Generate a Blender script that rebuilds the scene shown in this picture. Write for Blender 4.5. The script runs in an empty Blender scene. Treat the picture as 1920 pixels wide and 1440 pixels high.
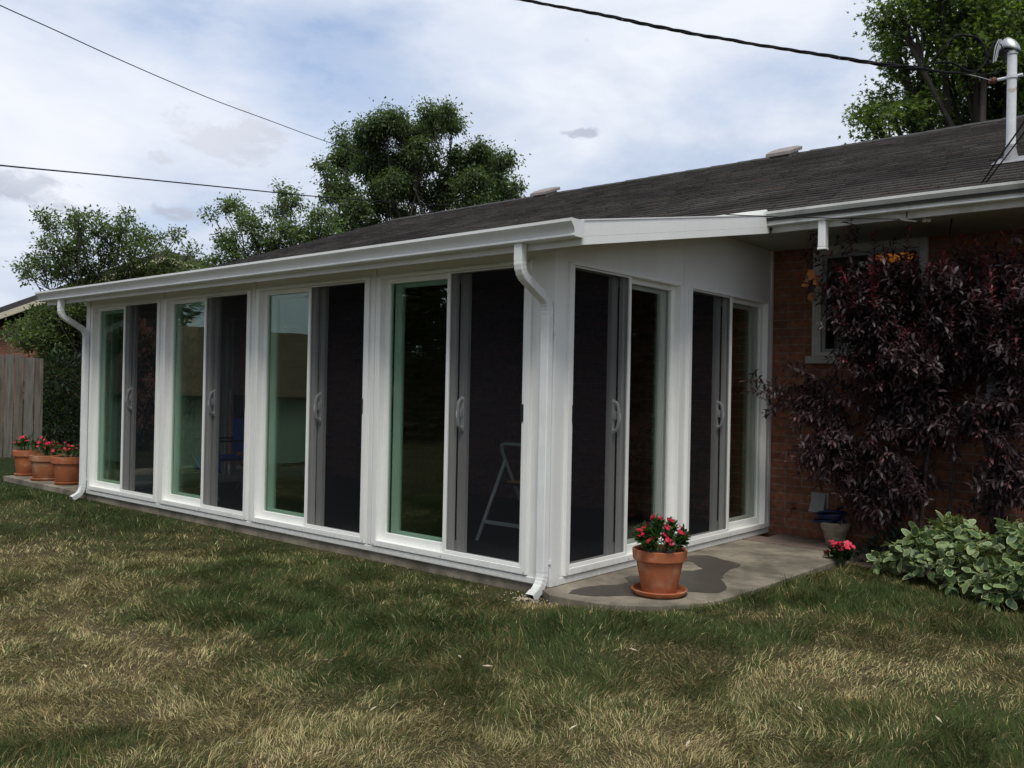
import bpy, math, random
import numpy as np
from mathutils import Vector
random.seed(7); rng = np.random.default_rng(7)
R = math.radians
D = bpy.data; SC = bpy.context.scene; COL = SC.collection

# ------------------------------------------------------------------ camera
CAM = np.array([3.3806542, -4.3360497, 1.2173389]); FPX = 1660.385
YAW, PITCH, ROLL = -0.7086955, 0.0071283, 0.0197597
_d = np.array([math.cos(PITCH)*math.sin(YAW), math.cos(PITCH)*math.cos(YAW), math.sin(PITCH)])
_r = np.array([math.cos(YAW), -math.sin(YAW), 0.0]); _u = np.cross(_r, _d)
_r2 = _r*math.cos(ROLL)+_u*math.sin(ROLL); _u2 = -_r*math.sin(ROLL)+_u*math.cos(ROLL)
def ray(x, y): return _d+_r2*(x-960)/FPX-_u2*(y-720)/FPX
def at(x, y, t): return CAM+ray(x, y)*t                      # point at a distance t ahead
def on(ax, val, x, y):
    v = ray(x, y); return CAM+v*((val-CAM[ax])/v[ax])         # point on a world plane
cd = D.cameras.new('camera'); cam = D.objects.new('camera', cd); COL.objects.link(cam)
from mathutils import Matrix
M = Matrix(((_r2[0], _u2[0], -_d[0], CAM[0]), (_r2[1], _u2[1], -_d[1], CAM[1]), (_r2[2], _u2[2], -_d[2], CAM[2]), (0, 0, 0, 1)))
cam.matrix_world = M
cd.sensor_width = 36; cd.lens = FPX/1920*36; cd.clip_start = 0.05; cd.clip_end = 3000
SC.camera = cam

# ------------------------------------------------------------------ materials
def nodes(m):
    m.use_nodes = True; return m.node_tree.nodes, m.node_tree.links
def pmat(name, col, rough=.6, var=.15, scale=6., bump=0., bscale=80., metal=0., spec=.5, col2=None, fac2=(.5, .7), scale2=3., stretch=(1, 1, 1), coat=0.):
    m = D.materials.new(name); N, L = nodes(m); b = N['Principled BSDF']
    b.inputs['Roughness'].default_value = rough; b.inputs['Metallic'].default_value = metal
    b.inputs['Specular IOR Level'].default_value = spec
    g = N.new('ShaderNodeNewGeometry'); mp = N.new('ShaderNodeMapping'); mp.inputs['Scale'].default_value = stretch
    L.new(g.outputs['Position'], mp.inputs['Vector'])
    n = N.new('ShaderNodeTexNoise'); n.inputs['Scale'].default_value = scale; n.inputs['Detail'].default_value = 6; n.inputs['Roughness'].default_value = .65
    L.new(mp.outputs[0], n.inputs['Vector'])
    mr = N.new('ShaderNodeMapRange'); mr.inputs['From Min'].default_value = .3; mr.inputs['From Max'].default_value = .7
    mr.inputs['To Min'].default_value = 1-var; mr.inputs['To Max'].default_value = 1+var
    L.new(n.outputs['Fac'], mr.inputs['Value'])
    src = None
    if col2 is not None:
        n2 = N.new('ShaderNodeTexNoise'); n2.inputs['Scale'].default_value = scale2; n2.inputs['Detail'].default_value = 5
        L.new(mp.outputs[0], n2.inputs['Vector'])
        m2 = N.new('ShaderNodeMapRange'); m2.inputs['From Min'].default_value = fac2[0]; m2.inputs['From Max'].default_value = fac2[1]
        L.new(n2.outputs['Fac'], m2.inputs['Value'])
        mx = N.new('ShaderNodeMix'); mx.data_type = 'RGBA'; mx.inputs['A'].default_value = (*col, 1); mx.inputs['B'].default_value = (*col2, 1)
        L.new(m2.outputs[0], mx.inputs['Factor']); src = mx.outputs['Result']
    vm = N.new('ShaderNodeVectorMath'); vm.operation = 'SCALE'
    if src: L.new(src, vm.inputs[0])
    else: vm.inputs[0].default_value = col
    L.new(mr.outputs[0], vm.inputs['Scale']); L.new(vm.outputs[0], b.inputs['Base Color'])
    if bump:
        n3 = N.new('ShaderNodeTexNoise'); n3.inputs['Scale'].default_value = bscale; n3.inputs['Detail'].default_value = 4
        L.new(mp.outputs[0], n3.inputs['Vector'])
        bp = N.new('ShaderNodeBump'); bp.inputs['Strength'].default_value = bump; bp.inputs['Distance'].default_value = .01
        L.new(n3.outputs['Fac'], bp.inputs['Height']); L.new(bp.outputs[0], b.inputs['Normal'])
    return m
WHITE = pmat('white_vinyl', (.83, .83, .80), .38, .035, 3, .05, 25)
PANEL = pmat('white_panel', (.80, .80, .775), .45, .04, 2.5, .08, 30, col2=(.72, .71, .66), fac2=(.5, .8), scale2=1.5)
ALU = pmat('painted_aluminium', (.78, .79, .78), .32, .05, 5, .04, 30, col2=(.60, .60, .56), fac2=(.52, .85), scale2=2.2, stretch=(.3, 1, 1))
OLDALU = pmat('weathered_white_gutter', (.66, .66, .64), .4, .1, 5, .05, 30, col2=(.30, .30, .28), fac2=(.5, .75), scale2=3, stretch=(1.5, 1, 1))
def splash(m, top=.16, amt=.30, col=(.24, .215, .16)):
    """mud splashed up from the lawn, in noise shaped speckles, and faint water runs"""
    N, L = nodes(m); b = N['Principled BSDF']; src = b.inputs['Base Color'].links[0].from_socket
    g = N.new('ShaderNodeNewGeometry'); sp = N.new('ShaderNodeSeparateXYZ'); L.new(g.outputs['Position'], sp.inputs[0])
    zr = N.new('ShaderNodeMapRange'); zr.inputs['From Min'].default_value = top; zr.inputs['From Max'].default_value = 0; L.new(sp.outputs['Z'], zr.inputs['Value'])
    n = N.new('ShaderNodeTexNoise'); n.inputs['Scale'].default_value = 28; n.inputs['Detail'].default_value = 8; n.inputs['Roughness'].default_value = .75; L.new(g.outputs['Position'], n.inputs['Vector'])
    a = N.new('ShaderNodeMath'); a.operation = 'MULTIPLY_ADD'; a.inputs[1].default_value = .5; L.new(zr.outputs[0], a.inputs[0]); L.new(n.outputs['Fac'], a.inputs[2])
    r = N.new('ShaderNodeMapRange'); r.inputs['From Min'].default_value = .74; r.inputs['From Max'].default_value = 1.05; r.inputs['To Max'].default_value = amt; L.new(a.outputs[0], r.inputs['Value'])
    mp = N.new('ShaderNodeMapping'); mp.inputs['Scale'].default_value = (30, 30, .8); L.new(g.outputs['Position'], mp.inputs['Vector'])
    n2 = N.new('ShaderNodeTexNoise'); n2.inputs['Scale'].default_value = 1; n2.inputs['Detail'].default_value = 5; L.new(mp.outputs[0], n2.inputs['Vector'])
    r2 = N.new('ShaderNodeMapRange'); r2.inputs['From Min'].default_value = .52; r2.inputs['From Max'].default_value = .85; r2.inputs['To Max'].default_value = .07; L.new(n2.outputs['Fac'], r2.inputs['Value'])
    mx0 = N.new('ShaderNodeMath'); mx0.operation = 'MAXIMUM'; L.new(r.outputs[0], mx0.inputs[0]); L.new(r2.outputs[0], mx0.inputs[1])
    mx = N.new('ShaderNodeMix'); mx.data_type = 'RGBA'; mx.inputs['B'].default_value = (*col, 1); L.new(src, mx.inputs['A']); L.new(mx0.outputs[0], mx.inputs['Factor']); L.new(mx.outputs['Result'], b.inputs['Base Color'])
for m_ in (WHITE, PANEL, ALU): splash(m_)
SOFFIT = pmat('soffit_paint', (.34, .33, .29), .7, .1)
CONC = pmat('concrete', (.30, .262, .20), .9, .32, 9, .6, 160, col2=(.125, .108, .080), fac2=(.38, .62), scale2=2.1)
WET = pmat('wet_concrete', (.068, .059, .046), .45, .25, 12, .4, 160, spec=.5)
PAVER = pmat('tan_paver', (.20, .145, .12), .85, .22, 7, .4, 120)
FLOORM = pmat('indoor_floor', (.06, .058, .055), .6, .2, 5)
TERRA = pmat('terracotta', (.37, .112, .042), .78, .2, 9, .2, 60, col2=(.50, .26, .16), fac2=(.52, .78), scale2=11)
TERRA2 = pmat('dusty_terracotta', (.36, .13, .055), .8, .2, 9, .2, 60, col2=(.40, .24, .15), fac2=(.5, .7), scale2=7)
SOIL = pmat('potting_soil', (.025, .017, .012), .95, .4, 40, .8, 90)
MULCH = pmat('garden_soil', (.05, .032, .022), .95, .5, 30, 1., 70)
BLACK = pmat('black_plastic', (.012, .012, .013), .4, .1)
CABLE = pmat('cable_rubber', (.012, .012, .013), .85, .2, spec=.15)
GALV = pmat('galvanised_steel', (.42, .43, .43), .45, .2, 14, .1, 60, metal=.7)
MASTP = pmat('mast_paint', (.68, .69, .72), .5, .1, 9, .15, 50, col2=(.36, .2, .1), fac2=(.66, .78), scale2=10)
RUST = pmat('rusty_brown', (.13, .05, .032), .8, .4, 30, .4, 90)
HANDLE = pmat('grey_white_handle', (.92, .92, .91), .35, .02)
SASH = pmat('sash_vinyl', (.60, .60, .575), .42, .05, 3, .05, 25)
LADAL = pmat('ladder_aluminium', (.72, .73, .73), .4, .05, 8, metal=.15)
YEL = pmat('yellow_plastic', (.75, .42, .03), .5, .05)
BLUE = pmat('blue_fabric', (.03, .10, .42), .8, .2, 20)
HOSEB = pmat('blue_hose', (.006, .014, .075), .4, .2)
BEIGE = pmat('beige_ceramic', (.36, .31, .23), .6, .25, 12, .1, 60, col2=(.17, .13, .09), fac2=(.55, .7), scale2=9)
GREYB = pmat('grey_metal_box', (.30, .31, .31), .55, .15, 8)
VENTM = pmat('roof_vent_metal', (.24, .205, .19), .6, .12, 10)
FENCE = pmat('weathered_cedar', (.165, .155, .135), .9, .3, 7, .6, 40, col2=(.10, .085, .07), fac2=(.48, .7), scale2=5, stretch=(5, 5, .35))
FENCE2 = pmat('silvered_cedar', (.215, .205, .185), .9, .3, 9, .6, 40, col2=(.14, .12, .10), fac2=(.5, .7), scale2=6, stretch=(5, 5, .3))
FENCE3 = pmat('brownish_cedar', (.15, .132, .108), .9, .3, 6, .6, 40, col2=(.08, .065, .05), fac2=(.45, .65), scale2=4, stretch=(5, 5, .4))
BARK = pmat('bark', (.045, .037, .030), .95, .35, 14, .9, 30, stretch=(1, 1, .3))
STEMM = pmat('dark_stem', (.035, .022, .02), .8, .3, 20)
GSTEM = pmat('green_stem', (.07, .12, .04), .6, .2)
CREAM = pmat('cream_trim', (.50, .46, .34), .6, .1)
SHEDW = pmat('pale_green_siding', (.30, .38, .31), .7, .1, 2, stretch=(.3, .3, 8))
SHEDR = pmat('brown_shed_roof', (.11, .075, .05), .85, .45, 3, stretch=(.4, .6, 14))
CURT = pmat('beige_curtain', (.10, .085, .07), .9, .2, 10, stretch=(8, 8, .5))
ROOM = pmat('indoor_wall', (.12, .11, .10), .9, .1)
PAPER = pmat('white_sticker', (.85, .85, .85), .6, .02)
FLASH = pmat('lead_flashing', (.22, .22, .23), .6, .3, 12)

def brick(name, c1, c2, mortar, bw, rh, axis='xz', ms=.012):
    m = D.materials.new(name); N, L = nodes(m); b = N['Principled BSDF']; b.inputs['Roughness'].default_value = .85
    g = N.new('ShaderNodeNewGeometry'); s = N.new('ShaderNodeSeparateXYZ'); L.new(g.outputs['Position'], s.inputs[0])
    c = N.new('ShaderNodeCombineXYZ'); ad = N.new('ShaderNodeMath'); ad.operation = 'ADD'
    L.new(s.outputs['X'], ad.inputs[0]); L.new(s.outputs['Y'], ad.inputs[1])
    L.new(ad.outputs[0], c.inputs['X']); L.new(s.outputs['Z'], c.inputs['Y'])
    nz = N.new('ShaderNodeTexNoise'); nz.inputs['Scale'].default_value = 9; L.new(g.outputs['Position'], nz.inputs['Vector'])
    vs = N.new('ShaderNodeVectorMath'); vs.operation = 'MULTIPLY_ADD'; vs.inputs[1].default_value = (.006, .006, 0)
    L.new(nz.outputs['Color'], vs.inputs[0]); L.new(c.outputs[0], vs.inputs[2])
    t = N.new('ShaderNodeTexBrick'); t.inputs['Scale'].default_value = 1; t.inputs['Brick Width'].default_value = bw
    t.inputs['Row Height'].default_value = rh; t.inputs['Mortar Size'].default_value = ms/2; t.inputs['Mortar Smooth'].default_value = .3
    t.inputs['Color1'].default_value = (*c1, 1); t.inputs['Color2'].default_value = (*c2, 1); t.inputs['Mortar'].default_value = (*mortar, 1)
    t.inputs['Bias'].default_value = 0; L.new(vs.outputs[0], t.inputs['Vector'])
    n = N.new('ShaderNodeTexNoise'); n.inputs['Scale'].default_value = 22; n.inputs['Detail'].default_value = 6; L.new(g.outputs['Position'], n.inputs['Vector'])
    mr = N.new('ShaderNodeMapRange'); mr.inputs['From Min'].default_value = .3; mr.inputs['From Max'].default_value = .7; mr.inputs['To Min'].default_value = .65; mr.inputs['To Max'].default_value = 1.3
    L.new(n.outputs['Fac'], mr.inputs['Value'])
    vm = N.new('ShaderNodeVectorMath'); vm.operation = 'SCALE'; L.new(t.outputs['Color'], vm.inputs[0]); L.new(mr.outputs[0], vm.inputs['Scale'])
    L.new(vm.outputs[0], b.inputs['Base Color'])
    bp = N.new('ShaderNodeBump'); bp.inputs['Strength'].default_value = .8; bp.inputs['Distance'].default_value = .006; bp.invert = True
    L.new(t.outputs['Fac'], bp.inputs['Height'])
    b2 = N.new('ShaderNodeBump'); b2.inputs['Strength'].default_value = .4; b2.inputs['Distance'].default_value = .004
    L.new(n.outputs['Fac'], b2.inputs['Height']); L.new(bp.outputs[0], b2.inputs['Normal']); L.new(b2.outputs[0], b.inputs['Normal'])
    return m
BRICK = brick('red_brick', (.255, .098, .052), (.16, .062, .036), (.20, .155, .125), .300, .0725)
BRICK2 = brick('neighbour_brick', (.22, .075, .045), (.17, .055, .034), (.18, .15, .12), .22, .075)

def shingle(name):
    m = D.materials.new(name); N, L = nodes(m); b = N['Principled BSDF']; b.inputs['Roughness'].default_value = .95; b.inputs['Specular IOR Level'].default_value = .25
    uv = N.new('ShaderNodeAttribute'); uv.attribute_name = 'tint'
    g = N.new('ShaderNodeNewGeometry')
    n = N.new('ShaderNodeTexNoise'); n.inputs['Scale'].default_value = 120; n.inputs['Detail'].default_value = 3; L.new(g.outputs['Position'], n.inputs['Vector'])
    n2 = N.new('ShaderNodeTexNoise'); n2.inputs['Scale'].default_value = .9; n2.inputs['Detail'].default_value = 5; L.new(g.outputs['Position'], n2.inputs['Vector'])
    a = N.new('ShaderNodeMapRange'); a.inputs['From Min'].default_value = .3; a.inputs['From Max'].default_value = .7; a.inputs['To Min'].default_value = .55; a.inputs['To Max'].default_value = 1.5
    L.new(n.outputs['Fac'], a.inputs['Value'])
    a2 = N.new('ShaderNodeMapRange'); a2.inputs['From Min'].default_value = .35; a2.inputs['From Max'].default_value = .65; a2.inputs['To Min'].default_value = .75; a2.inputs['To Max'].default_value = 1.3
    L.new(n2.outputs['Fac'], a2.inputs['Value'])
    mu = N.new('ShaderNodeMath'); mu.operation = 'MULTIPLY'; L.new(a.outputs[0], mu.inputs[0]); L.new(a2.outputs[0], mu.inputs[1])
    vm = N.new('ShaderNodeVectorMath'); vm.operation = 'SCALE'; L.new(uv.outputs['Color'], vm.inputs[0]); L.new(mu.outputs[0], vm.inputs['Scale'])
    L.new(vm.outputs[0], b.inputs['Base Color'])
    bp = N.new('ShaderNodeBump'); bp.inputs['Strength'].default_value = .6; bp.inputs['Distance'].default_value = .004
    L.new(n.outputs['Fac'], bp.inputs['Height']); L.new(bp.outputs[0], b.inputs['Normal'])
    return m
SHINGLE = shingle('asphalt_shingle')

def leafmat(name, rough=.5, trans=.3, tcol=(1.1, 1.25, .6), spec=.4):
    m = D.materials.new(name); N, L = nodes(m); b = N['Principled BSDF']; out = N['Material Output']
    b.inputs['Roughness'].default_value = rough; b.inputs['Specular IOR Level'].default_value = spec
    a = N.new('ShaderNodeAttribute'); a.attribute_name = 'tint'; L.new(a.outputs['Color'], b.inputs['Base Color'])
    if trans > 0:
        t = N.new('ShaderNodeBsdfTranslucent'); vm = N.new('ShaderNodeVectorMath'); vm.operation = 'MULTIPLY'; vm.inputs[1].default_value = tcol
        L.new(a.outputs['Color'], vm.inputs[0]); L.new(vm.outputs[0], t.inputs['Color'])
        mx = N.new('ShaderNodeMixShader'); mx.inputs[0].default_value = trans
        L.new(b.outputs[0], mx.inputs[1]); L.new(t.outputs[0], mx.inputs[2]); L.new(mx.outputs[0], out.inputs['Surface'])
    return m
LEAF = leafmat('tree_leaf', .55, .48); PURPLE = leafmat('purple_leaf', .5, .2, (1.5, .8, .8), .4); BLADE = leafmat('grass_blade', .7, .2, (1., 1., .7), .15)
VARIEG = leafmat('variegated_leaf', .5, .2, (1, 1.1, .7)); PETAL = leafmat('petal', .5, .25, (1.1, .9, .9))

def glassmat(name, tint, boost=1.4, ior=1.5):
    m = D.materials.new(name); N, L = nodes(m); N.remove(N['Principled BSDF']); out = N['Material Output']
    t = N.new('ShaderNodeBsdfTransparent'); t.inputs['Color'].default_value = (*tint, 1)
    g = N.new('ShaderNodeBsdfGlossy'); g.inputs['Roughness'].default_value = .0; g.inputs['Color'].default_value = (.93, 1, .95, 1)
    lw = N.new('ShaderNodeLayerWeight'); lw.inputs['Blend'].default_value = .5; pw = N.new('ShaderNodeMath'); pw.operation = 'POWER'; pw.inputs[1].default_value = 5
    L.new(lw.outputs['Facing'], pw.inputs[0]); f = N.new('ShaderNodeMath'); f.operation = 'MULTIPLY_ADD'; f.inputs[1].default_value = .955; f.inputs[2].default_value = .045
    L.new(pw.outputs[0], f.inputs[0])
    geo = N.new('ShaderNodeNewGeometry'); nz = N.new('ShaderNodeTexNoise'); nz.inputs['Scale'].default_value = 1.3; L.new(geo.outputs['Position'], nz.inputs['Vector'])
    bp = N.new('ShaderNodeBump'); bp.inputs['Strength'].default_value = .04; bp.inputs['Distance'].default_value = .05
    L.new(nz.outputs['Fac'], bp.inputs['Height']); L.new(bp.outputs[0], g.inputs['Normal'])
    mu = N.new('ShaderNodeMath'); mu.operation = 'MULTIPLY'; mu.inputs[1].default_value = boost; mu.use_clamp = True
    L.new(f.outputs[0], mu.inputs[0]); mx = N.new('ShaderNodeMixShader')
    L.new(mu.outputs[0], mx.inputs[0]); L.new(t.outputs[0], mx.inputs[1]); L.new(g.outputs[0], mx.inputs[2]); L.new(mx.outputs[0], out.inputs['Surface'])
    return m
GLASS = glassmat('green_tinted_glass', (.76, .86, .80), 1.0)
GLASS2 = glassmat('clear_glass', (.86, .89, .87), .9)
GLASS4 = glassmat('dimming_glass', (.55, .6, .57), .9)  # tint added to dim the room behind the far end doors
GLASS3 = glassmat('neutral_glass', (.91, .93, .91), .9)
def screenmat():
    m = D.materials.new('insect_mesh'); N, L = nodes(m); N.remove(N['Principled BSDF']); out = N['Material Output']
    t = N.new('ShaderNodeBsdfTransparent'); d = N.new('ShaderNodeBsdfDiffuse'); d.inputs['Color'].default_value = (.020, .021, .026, 1)
    mx = N.new('ShaderNodeMixShader'); mx.inputs[0].default_value = .32     # one of the two faces of the mesh sheet
    L.new(t.outputs[0], mx.inputs[1]); L.new(d.outputs[0], mx.inputs[2]); L.new(mx.outputs[0], out.inputs['Surface']); return m
MESHM = screenmat()
def emis(name, col, st):
    m = D.materials.new(name); N, L = nodes(m); b = N['Principled BSDF']; b.inputs['Base Color'].default_value = (*col, 1)
    b.inputs['Emission Color'].default_value = (*col, 1); b.inputs['Emission Strength'].default_value = st; return m
AMBER = emis('amber_lamp_glass', (.75, .24, .03), .22)
ORANGE = pmat('plain_orange', (.95, .36, .12), .5, .12, 20)

# ------------------------------------------------------------------ object helpers
LOC = {}
def tag(o, label=None, cat=None, group=None, kind=None):
    if label: o['label'] = label
    if cat: o['category'] = cat
    if group: o['group'] = group
    if kind: o['kind'] = kind
    return o
def thing(name, loc, label, cat, group=None):
    o = D.objects.new(name, None); COL.objects.link(o); o.location = loc; o.empty_display_size = .2
    LOC[o.name] = np.array(loc, float); return tag(o, label, cat, group)
class MB:
    def __init__(s): s.v = []; s.f = []
    def box(s, x0, x1, y0, y1, z0, z1):
        n = len(s.v)
        s.v += [(x, y, z) for z in (z0, z1) for y in (y0, y1) for x in (x0, x1)]
        s.f += [tuple(n+i for i in q) for q in ((0, 2, 3, 1), (4, 5, 7, 6), (0, 1, 5, 4), (2, 6, 7, 3), (0, 4, 6, 2), (1, 3, 7, 5))]; return s
    def hexa(s, pts):      # 8 points in the order of box
        n = len(s.v); s.v += [tuple(p) for p in pts]
        s.f += [tuple(n+i for i in q) for q in ((0, 2, 3, 1), (4, 5, 7, 6), (0, 1, 5, 4), (2, 6, 7, 3), (0, 4, 6, 2), (1, 3, 7, 5))]; return s
    def tube(s, pts, r, n=8, cap=True):
        P = [np.array(p, float) for p in pts]; rr = r if hasattr(r, '__len__') else [r]*len(P); base = len(s.v); a = None
        for i, p in enumerate(P):
            t = P[min(i+1, len(P)-1)]-P[max(i-1, 0)]; t = t/(np.linalg.norm(t)+1e-9)
            if a is None: a = np.cross(t, [0, 0, 1.] if abs(t[2]) < .9 else [1., 0, 0])
            a = a-t*np.dot(a, t); a /= np.linalg.norm(a)+1e-9; b = np.cross(t, a)
            for k in range(n):
                an = 2*math.pi*k/n; s.v.append(tuple(p+rr[i]*(a*math.cos(an)+b*math.sin(an))))
        for i in range(len(P)-1):
            for k in range(n):
                q = base+i*n; s.f.append((q+k, q+(k+1) % n, q+n+(k+1) % n, q+n+k))
        if cap:
            s.f.append(tuple(base+k for k in range(n))[::-1]); s.f.append(tuple(base+(len(P)-1)*n+k for k in range(n)))
        return s
    def lathe(s, prof, c, n=40, jit=0.):   # prof: list of (r,z)
        base = len(s.v)
        for r, z in prof:
            for k in range(n):
                an = 2*math.pi*k/n; s.v.append((c[0]+r*math.cos(an), c[1]+r*math.sin(an), c[2]+z))
        for i in range(len(prof)-1):
            for k in range(n):
                q = base+i*n; s.f.append((q+k, q+(k+1) % n, q+n+(k+1) % n, q+n+k))
        s.f.append(tuple(base+k for k in range(n))[::-1]); s.f.append(tuple(base+(len(prof)-1)*n+k for k in range(n)))
        return s
    def extrude(s, prof, fn, t0, t1, cap=True):    # closed profile; fn(a,b,t) -> xyz
        base = len(s.v); n = len(prof)
        for t in (t0, t1): s.v += [tuple(fn(a, b, t)) for a, b in prof]
        for k in range(n): s.f.append((base+k, base+(k+1) % n, base+n+(k+1) % n, base+n+k))
        if cap: s.f.append(tuple(base+k for k in range(n))[::-1]); s.f.append(tuple(base+n+k for k in range(n)))
        return s
    def build(s, name, m, parent=None, smooth=False, bevel=0., origin=None, angle=40):
        v = np.array(s.v, float)
        org = np.zeros(3) if origin is None else np.array(origin, float)
        if parent is not None: org = LOC[parent.name]
        me = D.meshes.new(name); me.from_pydata((v-org).tolist(), [], s.f); me.materials.append(m)
        import bmesh
        bm = bmesh.new(); bm.from_mesh(me); bmesh.ops.recalc_face_normals(bm, faces=bm.faces)
        if bevel: bmesh.ops.bevel(bm, geom=bm.edges[:], offset=bevel, segments=2, profile=.5, affect='EDGES', clamp_overlap=True)
        bm.to_mesh(me); bm.free()
        o = D.objects.new(name, me); COL.objects.link(o)
        if parent is not None: o.parent = parent; LOC[o.name] = org
        else: o.location = org; LOC[o.name] = org
        if smooth:
            me.polygons.foreach_set('use_smooth', [True]*len(me.polygons)); me.set_sharp_from_angle(angle=R(angle))
        return o
def fast_mesh(name, V, loops, sizes, mat, cols=None, parent=None, origin=None, mats=None, midx=None, smooth=False):
    org = LOC[parent.name] if parent is not None else (np.zeros(3) if origin is None else np.array(origin, float))
    me = D.meshes.new(name); V = np.asarray(V, np.float32)-org.astype(np.float32)
    me.vertices.add(len(V)); me.vertices.foreach_set('co', V.ravel())
    loops = np.asarray(loops, np.int32).ravel(); sizes = np.asarray(sizes, np.int32)
    me.loops.add(len(loops)); me.loops.foreach_set('vertex_index', loops)
    me.polygons.add(len(sizes)); st = np.zeros(len(sizes), np.int32); st[1:] = np.cumsum(sizes)[:-1]
    me.polygons.foreach_set('loop_start', st); me.polygons.foreach_set('loop_total', sizes)
    if smooth: me.polygons.foreach_set('use_smooth', np.ones(len(sizes), bool))
    me.update(calc_edges=True)
    me.materials.append(mat)
    if cols is not None:
        at_ = me.color_attributes.new('tint', 'FLOAT_COLOR', 'POINT')
        c4 = np.ones((len(V), 4), np.float32); c4[:, :3] = cols; at_.data.foreach_set('color', c4.ravel())
    o = D.objects.new(name, me); COL.objects.link(o)
    if parent is not None: o.parent = parent
    else: o.location = org
    LOC[o.name] = org
    return o
def unit(v): return v/(np.linalg.norm(v, axis=-1, keepdims=True)+1e-9)
def leaves(P, Dr, Up, size, tmpl, faces, cols, vcols=None):
    """P,Dr,Up (N,3), size (N,) ; tmpl (k,3): along, across, up."""
    N = len(P); Dr = unit(Dr); S = unit(np.cross(Up, Dr)); U = np.cross(Dr, S); k = len(tmpl)
    T = tmpl[None]*size[:, None, None]
    V = P[:, None]+T[..., 0:1]*Dr[:, None]+T[..., 1:2]*S[:, None]+T[..., 2:3]*U[:, None]
    lo = []; sz = []
    base = (np.arange(N)*k)[:, None]
    parts = [base+np.array(f)[None] for f in faces]
    loops = np.concatenate(parts, 1).ravel(); sizes = np.tile([len(f) for f in faces], N)
    C = np.repeat(cols[:, None], k, 1) if vcols is None else vcols
    return V.reshape(-1, 3), loops, sizes, C.reshape(-1, 3)
T_DIAM = np.array([[0, 0, 0], [.5, .27, .04], [1, 0, -.06], [.5, -.27, .04]]); F_DIAM = [(0, 1, 2), (0, 2, 3)]
T_ELL = np.array([[0, 0, 0], [.3, .17, .03], [.7, .15, .02], [1, 0, -.1], [.7, -.15, .02], [.3, -.17, .03]]); F_ELL = [(0, 1, 2, 3), (0, 3, 4, 5)]
_m = [(0, 0)]+[(r*math.cos(a), r*math.sin(a)) for a, r in ((-2.2, .45), (-1.5, .3), (-1.1, .85), (-.55, .42), (0, 1.05), (.55, .42), (1.1, .85), (1.5, .3), (2.2, .45))]
T_MAP = np.array([[x*.6+.3, y*.62, .04*abs(y)] for x, y in _m]); F_MAP = [(0, 1, 2, 3), (0, 3, 4, 5), (0, 5, 6, 7), (0, 7, 8, 9)]
def rcol(N, base, v=.25, alt=None, p=0.):
    c = np.array(base)[None]*(1+rng.normal(0, v, (N, 1)))*(1+rng.normal(0, .06, (N, 3)))
    if alt is not None:
        k = rng.random(N) < p; c[k] = np.array(alt)*(1+rng.normal(0, v, (k.sum(), 1)))
    return np.clip(c, .003, .95)

# value noise
def vnoise(x, y, sc, seed):
    g = np.random.default_rng(seed).random((256, 256)); x = x/sc; y = y/sc
    xi = np.floor(x).astype(int); yi = np.floor(y).astype(int); fx = x-xi; fy = y-yi
    fx = fx*fx*(3-2*fx); fy = fy*fy*(3-2*fy); a = lambda i, j: g[(xi+i) % 256, (yi+j) % 256]
    return (a(0, 0)*(1-fx)+a(1, 0)*fx)*(1-fy)+(a(0, 1)*(1-fx)+a(1, 1)*fx)*fy
def fbm(x, y, sc, seed, o=4):
    s = 0; w = 1; t = 0
    for i in range(o): s = s+w*vnoise(x, y, sc/2**i, seed+i); t += w; w *= .5
    return s/t

#==SETTING==
GZ = -.065
# ---------------- world
w = D.worlds.new('World'); SC.world = w; w.use_nodes = True
N = w.node_tree.nodes; L = w.node_tree.links; bg = N['Background']
SUN_EL, SUN_AZ = R(60), R(136)
sky = N.new('ShaderNodeTexSky'); sky.sky_type = 'NISHITA'; sky.sun_disc = False; sky.sun_elevation = SUN_EL; sky.sun_rotation = SUN_AZ; sky.air_density = 1; sky.dust_density = 1.5
tc = N.new('ShaderNodeTexCoord')
def noise_dir(scale, detail, rough=.6, zs=2.2, off=(0, 0, 0), dist=0.):
    mp = N.new('ShaderNodeMapping'); mp.inputs['Scale'].default_value = (1, 1, zs); mp.inputs['Location'].default_value = off
    L.new(tc.outputs['Generated'], mp.inputs['Vector']); n = N.new('ShaderNodeTexNoise'); n.inputs['Scale'].default_value = scale
    n.inputs['Detail'].default_value = detail; n.inputs['Roughness'].default_value = rough; n.inputs['Distortion'].default_value = dist
    L.new(mp.outputs[0], n.inputs['Vector']); return n
def math2(op, a, b, clamp=False):
    m = N.new('ShaderNodeMath'); m.operation = op; m.use_clamp = clamp
    for i, q in enumerate((a, b)):
        if q is None: continue
        if isinstance(q, (int, float)): m.inputs[i].default_value = q
        else: L.new(q, m.inputs[i])
    return m.outputs[0]
def rng_(v, a, b, c=0, d=1):
    m = N.new('ShaderNodeMapRange'); m.interpolation_type = 'SMOOTHSTEP'
    for k, q in (('From Min', a), ('From Max', b), ('To Min', c), ('To Max', d)): m.inputs[k].default_value = q
    L.new(v, m.inputs['Value']); return m.outputs[0]
def mixc(f, a, b):
    m = N.new('ShaderNodeMix'); m.data_type = 'RGBA'
    for k, q in (('A', a), ('B', b)):
        if isinstance(q, tuple): m.inputs[k].default_value = (*q, 1)
        else: L.new(q, m.inputs[k])
    if isinstance(f, (int, float)): m.inputs['Factor'].default_value = f
    else: L.new(f, m.inputs['Factor'])
    return m.outputs['Result']
warp = noise_dir(11, 5, .62, 1.8)
wv = N.new('ShaderNodeVectorMath'); wv.operation = 'MULTIPLY_ADD'; wv.inputs[1].default_value = (.07, .07, .07)
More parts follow.
